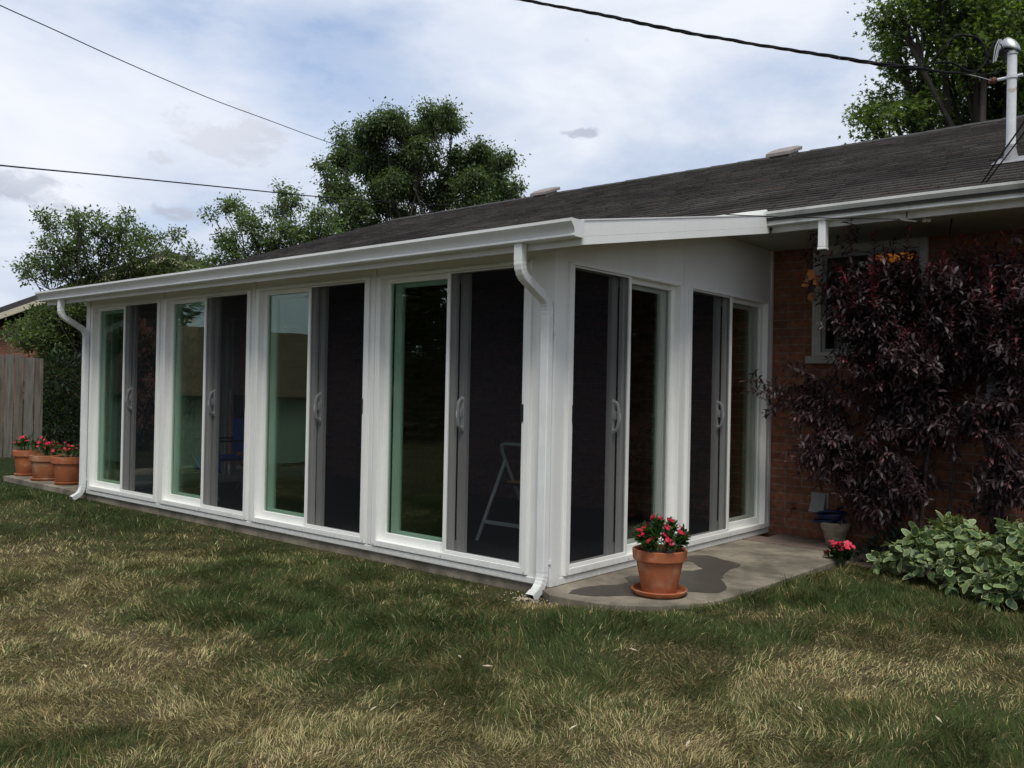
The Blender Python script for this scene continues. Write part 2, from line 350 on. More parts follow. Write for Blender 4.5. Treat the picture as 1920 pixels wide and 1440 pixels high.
sub = N.new('ShaderNodeVectorMath'); sub.operation = 'SUBTRACT'; sub.inputs[1].default_value = (.5, .5, .5); L.new(warp.outputs['Color'], sub.inputs[0])
L.new(sub.outputs[0], wv.inputs[0]); L.new(tc.outputs['Generated'], wv.inputs[2])
def blob(px, py, rx, ry, tilt=0.):
    """soft mask around one cloud, centred on a direction of the sky; radii in radians"""
    c = unit(ray(px, py)); r = unit(np.cross(c, [0, 0, 1.])); u = np.cross(r, c)
    r_, u_ = r*math.cos(tilt)+u*math.sin(tilt), -r*math.sin(tilt)+u*math.cos(tilt)
    def dot(v, k):
        d = N.new('ShaderNodeVectorMath'); d.operation = 'DOT_PRODUCT'; d.inputs[1].default_value = tuple(v/k); L.new(wv.outputs[0], d.inputs[0])
        return math2('SUBTRACT', d.outputs['Value'], float(np.dot(v, c)/k))
    a = dot(r_, rx); b = dot(u_, ry); s = math2('ADD', math2('MULTIPLY', a, a), math2('MULTIPLY', b, b))
    return rng_(s, .05, 1.3, 1, 0)
# high thin overcast: white with grey-blue variation, with blue sky showing through in a few places
n1 = noise_dir(2.6, 7, .55, 2.4, dist=.4); n2 = noise_dir(9, 6, .6, 2.6, (3, 1, 0))
base = mixc(rng_(n1.outputs['Fac'], .35, .68), (.43, .51, .655), (.74, .77, .83))
base = mixc(rng_(n2.outputs['Fac'], .40, .75, 0, .35), base, (.79, .80, .84))
blue = (.205, .32, .58)
def scaled_sky():
    v = N.new('ShaderNodeVectorMath'); v.operation = 'SCALE'; v.inputs['Scale'].default_value = .16; L.new(sky.outputs[0], v.inputs[0]); return v.outputs[0]
hole = None
for a in ((600, 130, .15, .085, -.35, .85), (420, 70, .14, .06, -.1, .7), (640, 235, .12, .05, -.5, .6), (800, 60, .16, .05, -.1, .4), (180, 30, .12, .04, 0, .4), (1000, 90, .12, .03, .1, .3), (1400, 170, .12, .035, .2, .28), (330, 400, .05, .02, .2, .5), (700, 330, .09, .06, 0, .3)):
    m_ = math2('MULTIPLY', blob(*a[:5]), a[5]); hole = m_ if hole is None else math2('MAXIMUM', hole, m_)
hole = math2('MULTIPLY', hole, rng_(n2.outputs['Fac'], .25, .55, 1, .55))
skyc = mixc(.45, scaled_sky(), blue)
base = mixc(hole, base, skyc)
dark = None
for a in ((420, 262, .07, .026, -.25, .8), (480, 235, .04, .02, 0, .5), (40, 350, .075, .026, 0, .65), (310, 305, .014, .010, 0, .7), (1105, 250, .030, .011, 0, .55), (1215, 240, .010, .010, 0, .25), (340, 400, .06, .014, .05, .5), (20, 410, .06, .02, 0, .4), (320, 260, .012, .01, 0, .4)):
    m_ = math2('MULTIPLY', blob(*a[:5]), a[5]); dark = m_ if dark is None else math2('MAXIMUM', dark, m_)
n3 = noise_dir(22, 6, .65, 2.4, (1, 5, 2), .3); dark = rng_(math2('ADD', dark, math2('MULTIPLY', math2('SUBTRACT', n3.outputs['Fac'], .5), 1.9)), .30, .80, 0, .85)
base = mixc(dark, base, (.40, .43, .52))
base = mixc(math2('MULTIPLY', blob(150, 180, .25, .10), .5), base, (.80, .82, .88))
L.new(base, bg.inputs['Color']); bg.inputs['Strength'].default_value = .73
sun = D.lights.new('sun', 'SUN'); sun.energy = 1.5; sun.angle = R(20); sun.color = (1, .96, .88)
so = D.objects.new('sun', sun); COL.objects.link(so)
sd = Vector((math.sin(SUN_AZ)*math.cos(SUN_EL), math.cos(SUN_AZ)*math.cos(SUN_EL), math.sin(SUN_EL)))
so.rotation_euler = (-sd).to_track_quat('-Z', 'Y').to_euler()
vs = SC.view_settings; vs.view_transform = 'Standard'; vs.look = 'None'; vs.gamma = 1; vs.exposure = .74

# ---------------- ground sheet (thatch and short turf colour by noise)
def groundmat():
    m = D.materials.new('lawn_thatch'); N, L = nodes(m); b = N['Principled BSDF']; b.inputs['Roughness'].default_value = 1; b.inputs['Specular IOR Level'].default_value = .1
    a = N.new('ShaderNodeAttribute'); a.attribute_name = 'tint'; g = N.new('ShaderNodeNewGeometry')
    n = N.new('ShaderNodeTexNoise'); n.inputs['Scale'].default_value = 60; n.inputs['Detail'].default_value = 6; L.new(g.outputs['Position'], n.inputs['Vector'])
    r = N.new('ShaderNodeMapRange'); r.inputs['From Min'].default_value = .3; r.inputs['From Max'].default_value = .7; r.inputs['To Min'].default_value = .5; r.inputs['To Max'].default_value = 1.5
    L.new(n.outputs['Fac'], r.inputs['Value']); vm = N.new('ShaderNodeVectorMath'); vm.operation = 'SCALE'
    L.new(a.outputs['Color'], vm.inputs[0]); L.new(r.outputs[0], vm.inputs['Scale']); L.new(vm.outputs[0], b.inputs['Base Color'])
    bp = N.new('ShaderNodeBump'); bp.inputs['Strength'].default_value = 1; bp.inputs['Distance'].default_value = .02
    L.new(n.outputs['Fac'], bp.inputs['Height']); L.new(bp.outputs[0], b.inputs['Normal']); return m
def G(px, py): return on(2, GZ, px, py)[:2]
# patches of the lawn: centre, half-length towards the house's long axis / across it, angle, amount (+ green, - dry)
PATCH = []
def patch(px, py, ra, rb, ang, amt):
    c = G(px, py); PATCH.append((c[0], c[1], ra, rb, ang, amt))
patch(620, 1150, 1.3, .42, .1, .62); patch(620, 1215, .8, .28, .1, .35); patch(1000, 1180, .6, .4, .2, .42); patch(400, 1160, .7, .3, .1, .3)
patch(1300, 1190, .7, .25, .5, .32); patch(1680, 1130, .75, .30, .85, .85); patch(1880, 1180, .5, .25, .85, .65); patch(1480, 1110, .5, .18, .9, .6)
patch(60, 930, 1.4, .35, 0, .55); patch(180, 965, 1.2, .3, 0, .4); patch(30, 880, 3, 1.6, 0, .6)
patch(60, 1400, .35, .3, .6, .45); patch(1880, 1400, .4, .3, .7, .30); patch(950, 1010, 2.2, .15, 0, .15)
patch(120, 1180, 1.0, .5, .3, -.35); patch(250, 1330, .7, .35, .3, -.28); patch(1000, 1360, .7, .4, .4, -.22); patch(1500, 1260, .9, .3, .6, -.30)
patch(1650, 1370, .5, .3, .6, -.12); patch(500, 1080, .5, .12, 0, -.12); patch(700, 1050, 1.3, .16, .05, -.10); patch(80, 1050, 1.2, .4, .1, -.25)
patch(700, 1400, .6, .3, .4, -.2); patch(1010, 1140, .13, .09, .2, -1.1)
def greenness(x, y):
    g = .33+.30*np.exp(-np.maximum(0, -y-.15)/1.1)*(x < 1.6)+(fbm(x, y, .9, 11)-.5)*.85+(fbm(x, y, .22, 31)-.5)*.6
    wx = x+(vnoise(x, y, .35, 71)-.5)*.35; wy = y+(vnoise(x, y, .35, 91)-.5)*.35
    for cx, cy, ra, rb, an, am in PATCH:
        dx, dy = wx-cx, wy-cy; u = dx*math.cos(an)+dy*math.sin(an); v = -dx*math.sin(an)+dy*math.cos(an)
        g = g+am*np.exp(-((u/ra)**2+(v/rb)**2)**1.3)
    far = np.clip((np.hypot(x-CAM[0], y-CAM[1])-14)/10, 0, 1)
    return np.clip(g*(1-far)+.6*far, 0, 1)
def hgt(x, y):
    return GZ+(fbm(x, y, 1.6, 5, 3)-.5)*.045*np.clip(np.abs(np.minimum(y, 0))*1.2+.25, .25, 1)+.042*np.exp(-(((x-1.0)/.95)**2+((y-.75)/1.4)**2)**1.5)
ax_ = np.unique(np.concatenate([np.linspace(-14, 8, 221), np.linspace(-60, -14, 24), np.linspace(8, 60, 27), [-900, -400, -150, 150, 400, 900]]))
ay_ = np.unique(np.concatenate([np.linspace(-9, 6, 151), np.linspace(-60, -9, 27), np.linspace(6, 60, 27), [-900, -400, -150, 150, 400, 900]]))
X, Y = np.meshgrid(ax_, ay_, indexing='ij'); nx, ny = X.shape
Z = np.where((abs(X) < 61) & (abs(Y) < 61), hgt(X, Y), GZ)
V = np.stack([X.ravel(), Y.ravel(), Z.ravel()], 1)
I = (np.arange(nx-1)[:, None]*ny+np.arange(ny-1)[None]).ravel(); lo = np.stack([I, I+ny, I+ny+1, I+1], 1)
gr = greenness(X.ravel(), Y.ravel())[:, None]
thatch = np.array([.085, .066, .036])*(1-gr)+np.array([.022, .032, .011])*gr
ground = fast_mesh('ground', V, lo, np.full(len(lo), 4), groundmat(), thatch, origin=(0, 0, 0)); ground['kind'] = 'structure'

# ---------------- concrete slab round the sunroom
outline = [(.251, -.146), (.40, -.125), (.525, -.085), (.66, 0.01), (.764, .116), (.85, .27), (.915, .45), (.935, .75), (.94, 1.1), (.945, 1.9), (.95, 2.612)]
front = [(-6.5, .004), (-8.83, .03), (-8.86, 3.1)]
poly = [(-6.5, .004), (-.05, .004), (0.0, -.07), (.12, -.15)]+outline+[(-.05, 2.612), (-.05, 3.14), (-8.86, 3.14), (-8.86, .03)]
mb = MB(); mb.extrude(poly, lambda a, b, t: (a, b, t), -.25, 0.0)
slab = mb.build('patio_slab', CONC, bevel=.004); slab['kind'] = 'structure'
def pxpoly(pts, z): return [tuple(on(2, z, 1100+a/4.8, 940+b/4.8)[:2]) for a, b in pts]
stain1 = [(870, 500), (980, 490), (1080, 488), (1160, 505), (1230, 530), (1330, 550), (1385, 572), (1360, 595), (1280, 615), (1240, 650), (1215, 670), (1235, 690), (1200, 700), (1240, 740), (1258, 770), (1245, 800), (1190, 825), (1090, 828), (980, 818), (900, 812), (905, 850), (860, 880), (750, 888), (620, 885), (520, 872), (430, 856), (330, 850), (200, 856), (60, 856), (0, 850), (-160, 830), (-130, 800), (0, 772), (130, 758), (260, 757), (370, 735), (395, 728), (345, 690), (400, 672), (520, 668), (700, 650), (840, 632), (960, 628), (1048, 608), (1010, 590), (960, 548), (900, 540), (860, 520)]
def wetmat():
    m = WET; N, L = nodes(m); out = N['Material Output']; b = N['Principled BSDF']; a = N.new('ShaderNodeAttribute'); a.attribute_name = 'tint'
    t = N.new('ShaderNodeBsdfTransparent'); mx = N.new('ShaderNodeMixShader'); g = N.new('ShaderNodeNewGeometry'); n = N.new('ShaderNodeTexNoise'); n.inputs['Scale'].default_value = 60; n.inputs['Detail'].default_value = 5
    L.new(g.outputs['Position'], n.inputs['Vector']); ad = N.new('ShaderNodeMath'); ad.operation = 'MULTIPLY_ADD'; ad.inputs[1].default_value = 1.6; L.new(a.outputs['Fac'], ad.inputs[0])
    su = N.new('ShaderNodeMath'); su.operation = 'SUBTRACT'; su.inputs[1].default_value = .95; L.new(n.outputs['Fac'], su.inputs[0]); L.new(su.outputs[0], ad.inputs[2])
    cl = N.new('ShaderNodeMath'); cl.operation = 'MINIMUM'; cl.use_clamp = True; cl.inputs[1].default_value = .93; L.new(ad.outputs[0], cl.inputs[0])
    L.new(cl.outputs[0], mx.inputs[0]); L.new(t.outputs[0], mx.inputs[1]); L.new(b.outputs[0], mx.inputs[2]); L.new(mx.outputs[0], out.inputs['Surface']); return m
P = np.array(pxpoly(stain1, .0)); P = np.concatenate([P+(np.roll(P, -1, 0)-P)*t for t in (0, .34, .67)], 1).reshape(-1, 2)
P += rng.normal(0, .0022, P.shape); tg_ = unit(np.roll(P, -1, 0)-np.roll(P, 1, 0)); nr = np.stack([tg_[:, 1], -tg_[:, 0]], 1)
ar_ = np.sum(P[:, 0]*np.roll(P[:, 1], -1)-np.roll(P[:, 0], -1)*P[:, 1]); nr = nr*(1 if ar_ > 0 else -1)
n_ = len(P); PO = P+nr*.012; PI = P-nr*.008
Vw = np.concatenate([np.c_[PO, np.full(n_, .0030)], np.c_[PI, np.full(n_, .0030)]]); fl = []; fs = []
for k in range(n_): fl += [k, (k+1) % n_, n_+(k+1) % n_, n_+k]; fs.append(4)
fl += list(range(n_, 2*n_)); fs.append(n_)
st = fast_mesh('wet_patch', Vw, fl, fs, wetmat(), np.concatenate([np.zeros((n_, 3)), np.ones((n_, 3))]), parent=slab)
mb = MB()
for i in range(3):
    for j, (ya, yb) in enumerate(((2.624, 2.878), (2.886, 3.13))):
        x0 = -.05+i*.42+(j*.17); mb.box(x0 if x0 > 0.01 else .01, x0+.412, ya, yb, -.06, .004+.002*((i+j) % 3))
pv = mb.build('paver_path', PAVER, bevel=.003); pv['kind'] = 'structure'
mb = MB(); mb.extrude([(1.0, 2.42), (1.3, 2.30), (1.9, 2.08), (2.6, 1.85), (5, 1.6), (5, 3.14), (1.40, 3.14), (1.40, 2.62), (.96, 2.62)], lambda a, b, t: (a, b, t), -.2, -.045)
bd = mb.build('garden_bed', MULCH); bd['kind'] = 'structure'
#==SUNROOM==
S = .1745                                        # slope of the sunroom roof
def under(y): return 2.072+S*(y+.27)
sun_room = thing('sunroom', (-3.2, 1.5, 0), 'white sunroom with sliding glass doors built onto the back of the brick house', 'sunroom')
P_, W_ = 1.5675, 1.487
ux = [-.174-k*P_ for k in range(4)]
def wallbox(mb, x0, x1, y0, y1, z0, zt=None):
    """wall piece whose top follows the roof slope (or zt)"""
    f = (lambda y: under(y)) if zt is None else (lambda y: zt)
    mb.hexa([(x0, y0, z0), (x1, y0, z0), (x0, y1, z0), (x1, y1, z0), (x0, y0, f(y0)), (x1, y0, f(y0)), (x0, y1, f(y1)), (x1, y1, f(y1))])
mb = MB()
wallbox(mb, -6.38, -.10, .0, .10, 2.045)                          # header
mb.box(-6.38, -.10, .0, .10, .0, .053)                            # skirt
edges = [-.10]+sum([[u, u-W_] for u in ux], [])+[-6.38]
for a, b in zip(edges[0::2], edges[1::2]): mb.box(b, a, .0, .10, .053, 2.045)
mb.build('front_wall', PANEL, sun_room)
mb = MB()                                                          # raised batten strips between the door units and a drip edge
for a, b in zip(edges[0::2], edges[1::2]):
    c = (a+b)/2
    if b < -.3 and a > -6.3: mb.box(c-.02, c+.02, -.012, -.0005, .053, 2.10)
mb.box(-6.46, -.006, -.014, -.0005, .006, .045)
mb.build('wall_trim', PANEL, sun_room, bevel=.003)
def side_wall(xa, xb):
    mb = MB(); y0 = .13; w1 = 1.42; y1 = 1.645; w2 = 1.42
    mb.extrude([(.0, 2.045), (3.148, 2.045), (3.148, under(2.24)+.03), (2.2, under(2.2)+.001), (.0, under(0)+.001)], lambda a, b, t: (t, a, b), xa, xb)
    mb.box(xa, xb, 0, 3.148, 0, .053)
    for a, b in ((.0, y0), (y0+w1, y1), (y1+w2, 3.148)): mb.box(xa, xb, a, b, .053, 2.045)
    return mb.build('side_wall', PANEL, sun_room)
side_wall(-.0995, 0); side_wall(-6.48, -6.3805)
for s_, x in ((1, .0), (-1, -6.48)):                              # corner post covers and panel seams
    mb = MB(); mb.box(min(x, x+s_*.012), max(x, x+s_*.012), -.0005, .085, .004, 2.10)
    mb.box(x-.075 if s_ > 0 else x-.012, x+.012 if s_ > 0 else x+.075, -.012, -.0007, .004, 2.085); mb.build('corner_post', PANEL, sun_room, bevel=.002)
MB().box(.0005, .006, 1.575, 1.615, 2.05, 2.36).build('panel_seam', PANEL, sun_room, bevel=.001)
MB().box(.0005, .010, .09, 3.10, .004, .045).build('base_trim', PANEL, sun_room, bevel=.002)
MB().box(.0005, .012, 3.105, 3.146, .05, 2.50).build('wall_end_trim', PANEL, sun_room, bevel=.002)

def door_unit(fn, W, open_=.64, pane=None):
    pane = pane or GLASS
    s = W/1.487
    def bx(mb, u0, u1, v0, v1, z0, z1):
        a = fn(u0*s, v0); b = fn(u1*s, v1)
        mb.box(min(a[0], b[0]), max(a[0], b[0]), min(a[1], b[1]), max(a[1], b[1]), z0, z1); return mb
    U = 1.487
    fr = MB()
    bx(fr, 0, .045, -.022, .115, .053, 2.045); bx(fr, U-.05, U, -.022, .115, .053, 2.045)
    bx(fr, .045, U-.05, -.022, .115, 2.022, 2.045); bx(fr, .045, U-.05, -.022, .115, .053, .095)
    o = fr.build('sliding_door', WHITE, sun_room, bevel=.003)
    mb = MB()                                                      # fixed sash
    bx(mb, .706, .786, .028, .060, .095, 2.022); bx(mb, U-.10, U-.05, .028, .060, .095, 2.022)
    bx(mb, .786, U-.10, .028, .060, 1.985, 2.022); bx(mb, .786, U-.10, .028, .060, .095, .150)
    fx = mb.build('fixed_sash', WHITE, o, bevel=.003)
    bx(MB(), .790, U-.104, .041, .046, .154, 1.981).build('glass_pane', pane, fx)
    a, b = open_, open_+.745                                       # sliding sash, pushed open behind the fixed one
    mb = MB()
    bx(mb, a, a+.075, .072, .104, .097, 2.020); bx(mb, b-.075, b, .072, .104, .097, 2.020)
    bx(mb, a+.075, b-.075, .072, .104, 1.955, 2.020); bx(mb, a+.075, b-.075, .072, .104, .097, .170)
    for q in (a+.012, a+.052, b-.064, b-.026): bx(mb, q, q+.012, .067, .0715, .097, 2.020)
    bx(mb, b+.001, b+.012, .080, .100, .097, 2.020)
    sl = mb.build('sliding_sash', SASH, o, bevel=.003)
    bx(MB(), a+.079, b-.079, .086, .091, .174, 1.951).build('glass_pane', GLASS2, sl)
    mb = MB()                                                      # pull handle with lock
    hp = [(.064, .950), (.042, .953), (.026, .970), (.018, 1.01), (.016, 1.05), (.018, 1.09), (.026, 1.130), (.042, 1.147), (.064, 1.150)]
    uc = a+.03
    mb.tube([(*fn(uc*s, v), z) for v, z in hp], [.013]*9, 10)
    bx(mb, uc-.016, uc+.016, .060, .0665, .93, 1.17); bx(mb, uc-.013, uc+.013, .040, .061, 1.03, 1.09)
    mb.build('handle', HANDLE, o, bevel=.002, smooth=True)
    mb = MB()                                                      # screen panel frame
    bx(mb, .045, .070, -.008, .016, .097, 2.020); bx(mb, .731, .760, -.008, .016, .097, 2.020)
    bx(mb, .070, .731, -.008, .016, 2.010, 2.020); bx(mb, .070, .731, -.008, .016, .097, .1165)
    sc = mb.build('screen_frame', WHITE, o, bevel=.002)
    bx(MB(), .0702, .7308, .003, .005, .1167, 2.0098).build('insect_screen', MESHM, sc)
    bx(MB(), .052, .074, -.016, -.0081, 1.02, 1.13).build('latch', BLACK, o, bevel=.002)
    for u_, z_ in ((.02, 2.035), (U-.025, 2.035), (.02, .065), (U-.025, .065), (.76, .07)):
        bx(MB(), u_-.004, u_+.004, -.0245, -.022, z_-.004, z_+.004).build('screw', GREYB, o)
    return o
for k, u0 in enumerate(ux): door_unit(lambda u, v, u0=u0: (u0-u, v), W_, .63+.012*k)
for y0 in (.13, 1.645): door_unit(lambda u, v, y0=y0: (-v, y0+u), 1.42, .63, GLASS3)
for y0 in (.13, 1.645):
    dl = door_unit(lambda u, v, y0=y0: (-6.48+v, y0+u), 1.42, .10, GLASS4)
MB().box(-6.366, -6.364, .60, .72, 1.86, 1.955).build('window_sticker', PAPER, sun_room); MB().box(-6.366, -6.364, .672, .700, 1.77, 1.83).build('window_sticker', PAPER, sun_room)
# roof panel, fascia, rake boards
mb = MB(); yb = 2.24
mb.hexa([(-6.86, -.252, under(-.252)), (.378, -.252, under(-.252)), (-6.86, yb, under(yb)), (.378, yb, under(yb)),
         (-6.86, -.252, 2.178), (.378, -.252, 2.178), (-6.86, yb, 2.178+S*(yb+.252)), (.378, yb, 2.178+S*(yb+.252))])
mb.box(-6.38, -.10, 2.2, 3.146, under(2.24)-.02, under(2.24)+.02)
mb.build('roof_panel', WHITE, sun_room)
def rake(xa, xb):
    mb = MB()
    for z0, z1, e in ((0, .048, 0), (.0482, .096, .0005), (.0962, .138, 0), (.1385, .146, .005)):
        mb.hexa([(xa-e, -.27, 2.052+z0), (xb+e, -.27, 2.052+z0), (xa-e, 2.19, 2.052+z0+S*2.46), (xb+e, 2.19, 2.052+z0+S*2.46),
                 (xa-e, -.27, 2.052+z1), (xb+e, -.27, 2.052+z1), (xa-e, 2.19, 2.052+z1+S*2.46), (xb+e, 2.19, 2.052+z1+S*2.46)])
    mb.build('rake_board', WHITE, sun_room)
rake(.380, .396); rake(-6.878, -6.862)
mb = MB(); mb.box(-6.862, .3795, -.270, -.2535, 2.052, 2.186); mb.build('fascia', ALU, sun_room)
# K-style gutter
def kprof(w=.122, h=.097, t=.0022):
    out = [(0, h), (0, 0), (w*.68, 0), (w*.715, h*.05), (w*.715, h*.13), (w*.69, h*.16), (w*.71, h*.33), (w*.77, h*.50), (w*.87, h*.65), (w*.955, h*.76), (w*.975, h*.82), (w, h*.82), (w, h), (w*.90, h)]
    inn = [(w*.90, h-t), (w-t, h-t), (w-t, h*.84), (w*.94, h*.82), (w*.925, h*.74), (w*.835, h*.63), (w*.725, h*.50), (w*.665, h*.34), (w*.65, h*.15), (w*.66, t), (t, t), (t, h)]
    return out, inn
def gutter(name, mat, parent, x0, x1, yb_, zb, w=.122, h=.097, sag=0.):
    out, inn = kprof(w, h); mb = MB(); n = 24
    prof = out+inn[:]
    base = 0; k = len(prof); ts = np.linspace(x0, x1, n)
    for t in ts:
        dz = sag*math.sin((t-x0)*1.7)
        mb.v += [(t, yb_-a, zb+b+dz) for a, b in prof]
    for i in range(n-1):
        for j in range(k): mb.f.append((i*k+j, i*k+(j+1) % k, (i+1)*k+(j+1) % k, (i+1)*k+j))
    mb.f.append(tuple(range(k))); mb.f.append(tuple((n-1)*k+j for j in range(k)))
    g = mb.build(name, mat, parent, smooth=True, angle=30)
    for x, s_ in ((x0, -1), (x1, 1)): MB().extrude([(a*1.02, b*1.02-.001) for a, b in out], lambda a, b, t: (t, yb_-a, zb+b), x, x+s_*.004).build('end_cap', mat, g)
    q = x0+.3
    while q < x1-.1:
        MB().box(q-.012, q+.012, yb_-w+.002, yb_, zb+h-.006, zb+h-.003).build('hanger', mat, g); q += .62
    return g
gutter('gutter', ALU, sun_room, -6.90, .408, -.2705, 2.090)
# downspouts
def downspout(name, xc, parent, mat, yg=-.315, ztop=2.092, tilt=0.):
    path = [(yg, ztop), (yg, 2.03), (yg, 1.985)]
    for a in np.linspace(0, 1, 9)[1:]: path.append((yg+.075*(1-math.cos(a*R(62))), 1.985-.10*math.sin(a*R(62))/1.0))
    y_, z_ = path[-1]; y2 = -.046
    # straight slanting run then the lower bend
    ye, ze = y2-.075*(1-math.cos(R(62))), 1.79
    for a in (.33, .66, 1): path.append((y_+(ye-y_)*a, z_+(ze-z_)*a))
    for a in np.linspace(1, 0, 9)[1:]: path.append((y2-.075*(1-math.cos(a*R(62))), 1.70+.10*math.sin(a*R(62))/.883*.9))
    path += [(y2, z) for z in np.linspace(1.66, .12, 14)]
    for a in np.linspace(0, 1, 8)[1:]: path.append((y2-.11*(1-math.cos(a*R(64))), .10-.13*math.sin(a*R(64))))
    yy, zz = path[-1]; path.append((yy-.055, zz-.028))
    # resample and sweep a ribbed rectangular section
    P = np.array(path); seg = np.r_[0, np.cumsum(np.linalg.norm(np.diff(P, axis=0), axis=1))]
    sm = np.arange(0, seg[-1], .009); Q = np.stack([np.interp(sm, seg, P[:, 0]), np.interp(sm, seg, P[:, 1])], 1)
    hw, hd = .0305, .0275; prof = []
    def side(p, q, nr):
        out = []
        for i in range(nr*4+1):
            t = i/(nr*4); d = .0016*(math.sin(t*nr*2*math.pi) < -.2) if 0 < i < nr*4 else 0
            out.append((t, d))
        nx_, ny_ = (q[1]-p[1]), -(q[0]-p[0]); l = math.hypot(nx_, ny_)
        return [(p[0]+(q[0]-p[0])*t-nx_/l*d, p[1]+(q[1]-p[1])*t-ny_/l*d) for t, d in out]
    c = .005; cr = [(-hw+c, -hd), (hw-c, -hd), (hw, -hd+c), (hw, hd-c), (hw-c, hd), (-hw+c, hd), (-hw, hd-c), (-hw, -hd+c)]
    for i in (0, 2, 4, 6): prof += side(cr[i], cr[i+1], 5 if i in (0, 4) else 4)
    k = len(prof); mb = MB(); tg = unit(np.gradient(Q, axis=0)); curv = np.abs(np.gradient(np.unwrap(np.arctan2(tg[:, 1], tg[:, 0]))))
    cs = np.convolve(curv, np.ones(7)/7, 'same')
    for i, (y, z) in enumerate(Q):
        t = tg[i]; nrm = np.array([t[1], -t[0]]); cz = 1.0
        if cs[i] > .012: cz = 1.01-.07*(i % 3 == 0)
        if sm[i] > seg[-1]-.05: cz *= 1.03
        for a, b in prof: mb.v.append((xc+a*cz, y+nrm[0]*b*cz, z+nrm[1]*b*cz))
    for i in range(len(Q)-1):
        for j in range(k): mb.f.append((i*k+j, i*k+(j+1) % k, (i+1)*k+(j+1) % k, (i+1)*k+j))
    o = mb.build(name, mat, parent, smooth=True, angle=35)
    inner = MB(); y, z = Q[-1]; t = tg[-1]; nrm = np.array([t[1], -t[0]]); y, z = y-t[0]*.02, z-t[1]*.02
    inner.v = [(xc+a*.93, y+nrm[0]*b*.93, z+nrm[1]*b*.93) for a, b in cr]; inner.f = [tuple(range(8))]; inner.build('spout_shade_sheet', BLACK, o)  # black sheet paints the shade inside the hollow pipe end
    for z in (1.58, .16): MB().box(xc-.045, xc+.045, -.020, -.0145, z-.012, z+.012).build('bracket', mat, o, bevel=.001)
    return o
downspout('downspout', -.022, sun_room, ALU); downspout('downspout', -6.415, sun_room, ALU)
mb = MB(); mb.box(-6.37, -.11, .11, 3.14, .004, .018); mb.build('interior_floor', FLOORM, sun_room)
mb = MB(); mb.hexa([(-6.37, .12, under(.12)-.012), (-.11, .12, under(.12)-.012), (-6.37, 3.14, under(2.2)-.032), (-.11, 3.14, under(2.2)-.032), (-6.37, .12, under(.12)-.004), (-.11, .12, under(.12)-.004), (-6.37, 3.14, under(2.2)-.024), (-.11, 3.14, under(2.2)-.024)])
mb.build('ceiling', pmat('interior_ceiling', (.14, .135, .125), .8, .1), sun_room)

#==HOUSE==
house = thing('brick_house', (0, 5, 0), 'long single storey brick house with a dark shingle roof behind the sunroom', 'house')
mb = MB(); YW = 3.15; wx0, wx1, wz0, wz1 = .375, 1.30, 1.563, 2.50
mb.box(-9.7, wx0, YW, YW+.2, GZ-.2, 2.56); mb.box(wx1, 10, YW, YW+.2, GZ-.2, 2.56)
mb.box(wx0, wx1, YW, YW+.2, GZ-.2, wz0); mb.box(wx0, wx1, YW, YW+.2, wz1, 2.56)
mb.box(-9.7, -9.5, YW+.2, 11.2, GZ-.2, 2.56); mb.box(9.8, 10, YW+.2, 11.2, GZ-.2, 2.56); mb.box(-9.7, 10, 11.2, 11.4, GZ-.2, 2.56)
mb.extrude([(YW, 2.56), (11.4, 2.56), (7.25, 4.28)], lambda a, b, t: (t, a, b), -9.7, -9.5)
mb.build('wall', BRICK, house)
# main roof: courses of real shingle tabs stepping down the slope
YE, ZE, YR, ZR = 2.14, 2.615, 7.25, 4.495
def main_roof():
    Lr = math.hypot(YR-YE, ZR-ZE); c, s = (YR-YE)/Lr, (ZR-ZE)/Lr
    ncr = 37; h = Lr/ncr; V = []; Fs = []; C = []; r_ = np.random.default_rng(5)
    for i in range(ncr):
        a0 = i*h; a1 = a0+h*1.06; xl0 = -10.65+.95*(i/ncr); x = xl0-r_.random()*.2; first = True
        while x < 10.3:
            w = r_.choice([.12, .16, .2, .26, .32])*r_.uniform(.85, 1.15); x1 = x+w
            lift = .014+.003*(r_.random() < .45)+r_.random()*.0015; b = r_.uniform(-.006, .006)
            base = np.array([.045, .041, .039])*r_.uniform(.72, 1.32); 
            if r_.random() < .12: base = base*np.array([1.25, 1.12, 1.05])
            xx0 = max(x, xl0)
            pts = []
            for (al, hh) in ((a0+b, -.002), (a0+b, lift), (a1, .002)):
                for xq in (xx0, x1-.0025): pts.append((xq, YE+al*c-hh*s, ZE+al*s+hh*c))
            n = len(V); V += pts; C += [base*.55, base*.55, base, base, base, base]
            Fs += [(n, n+1, n+3, n+2), (n+2, n+3, n+5, n+4)]
            x = x1
    V = np.array(V); lo = np.array(Fs).ravel()
    o = fast_mesh('roof', V, lo, np.full(len(Fs), 4), SHINGLE, np.array(C), parent=house)
    return o
roof = main_roof()
DARKW = pmat('roof_deck', (.03, .028, .026), .95, .2)
mb = MB()
mb.hexa([(-10.6, YE, ZE-.05), (10.2, YE, ZE-.05), (-9.7, YR, ZR-.05), (10.2, YR, ZR-.05), (-10.6, YE, ZE-.002), (10.2, YE, ZE-.002), (-9.7, YR, ZR-.002), (10.2, YR, ZR-.002)])
mb.hexa([(-9.7, YR, ZR-.05), (10.2, YR, ZR-.05), (-10.6, 12.3, ZE-.05), (10.2, 12.3, ZE-.05), (-9.7, YR, ZR), (10.2, YR, ZR), (-10.6, 12.3, ZE), (10.2, 12.3, ZE)])
mb.build('roof_deck', DARKW, house)
mb = MB(); r_ = random.Random(3); x = -9.75
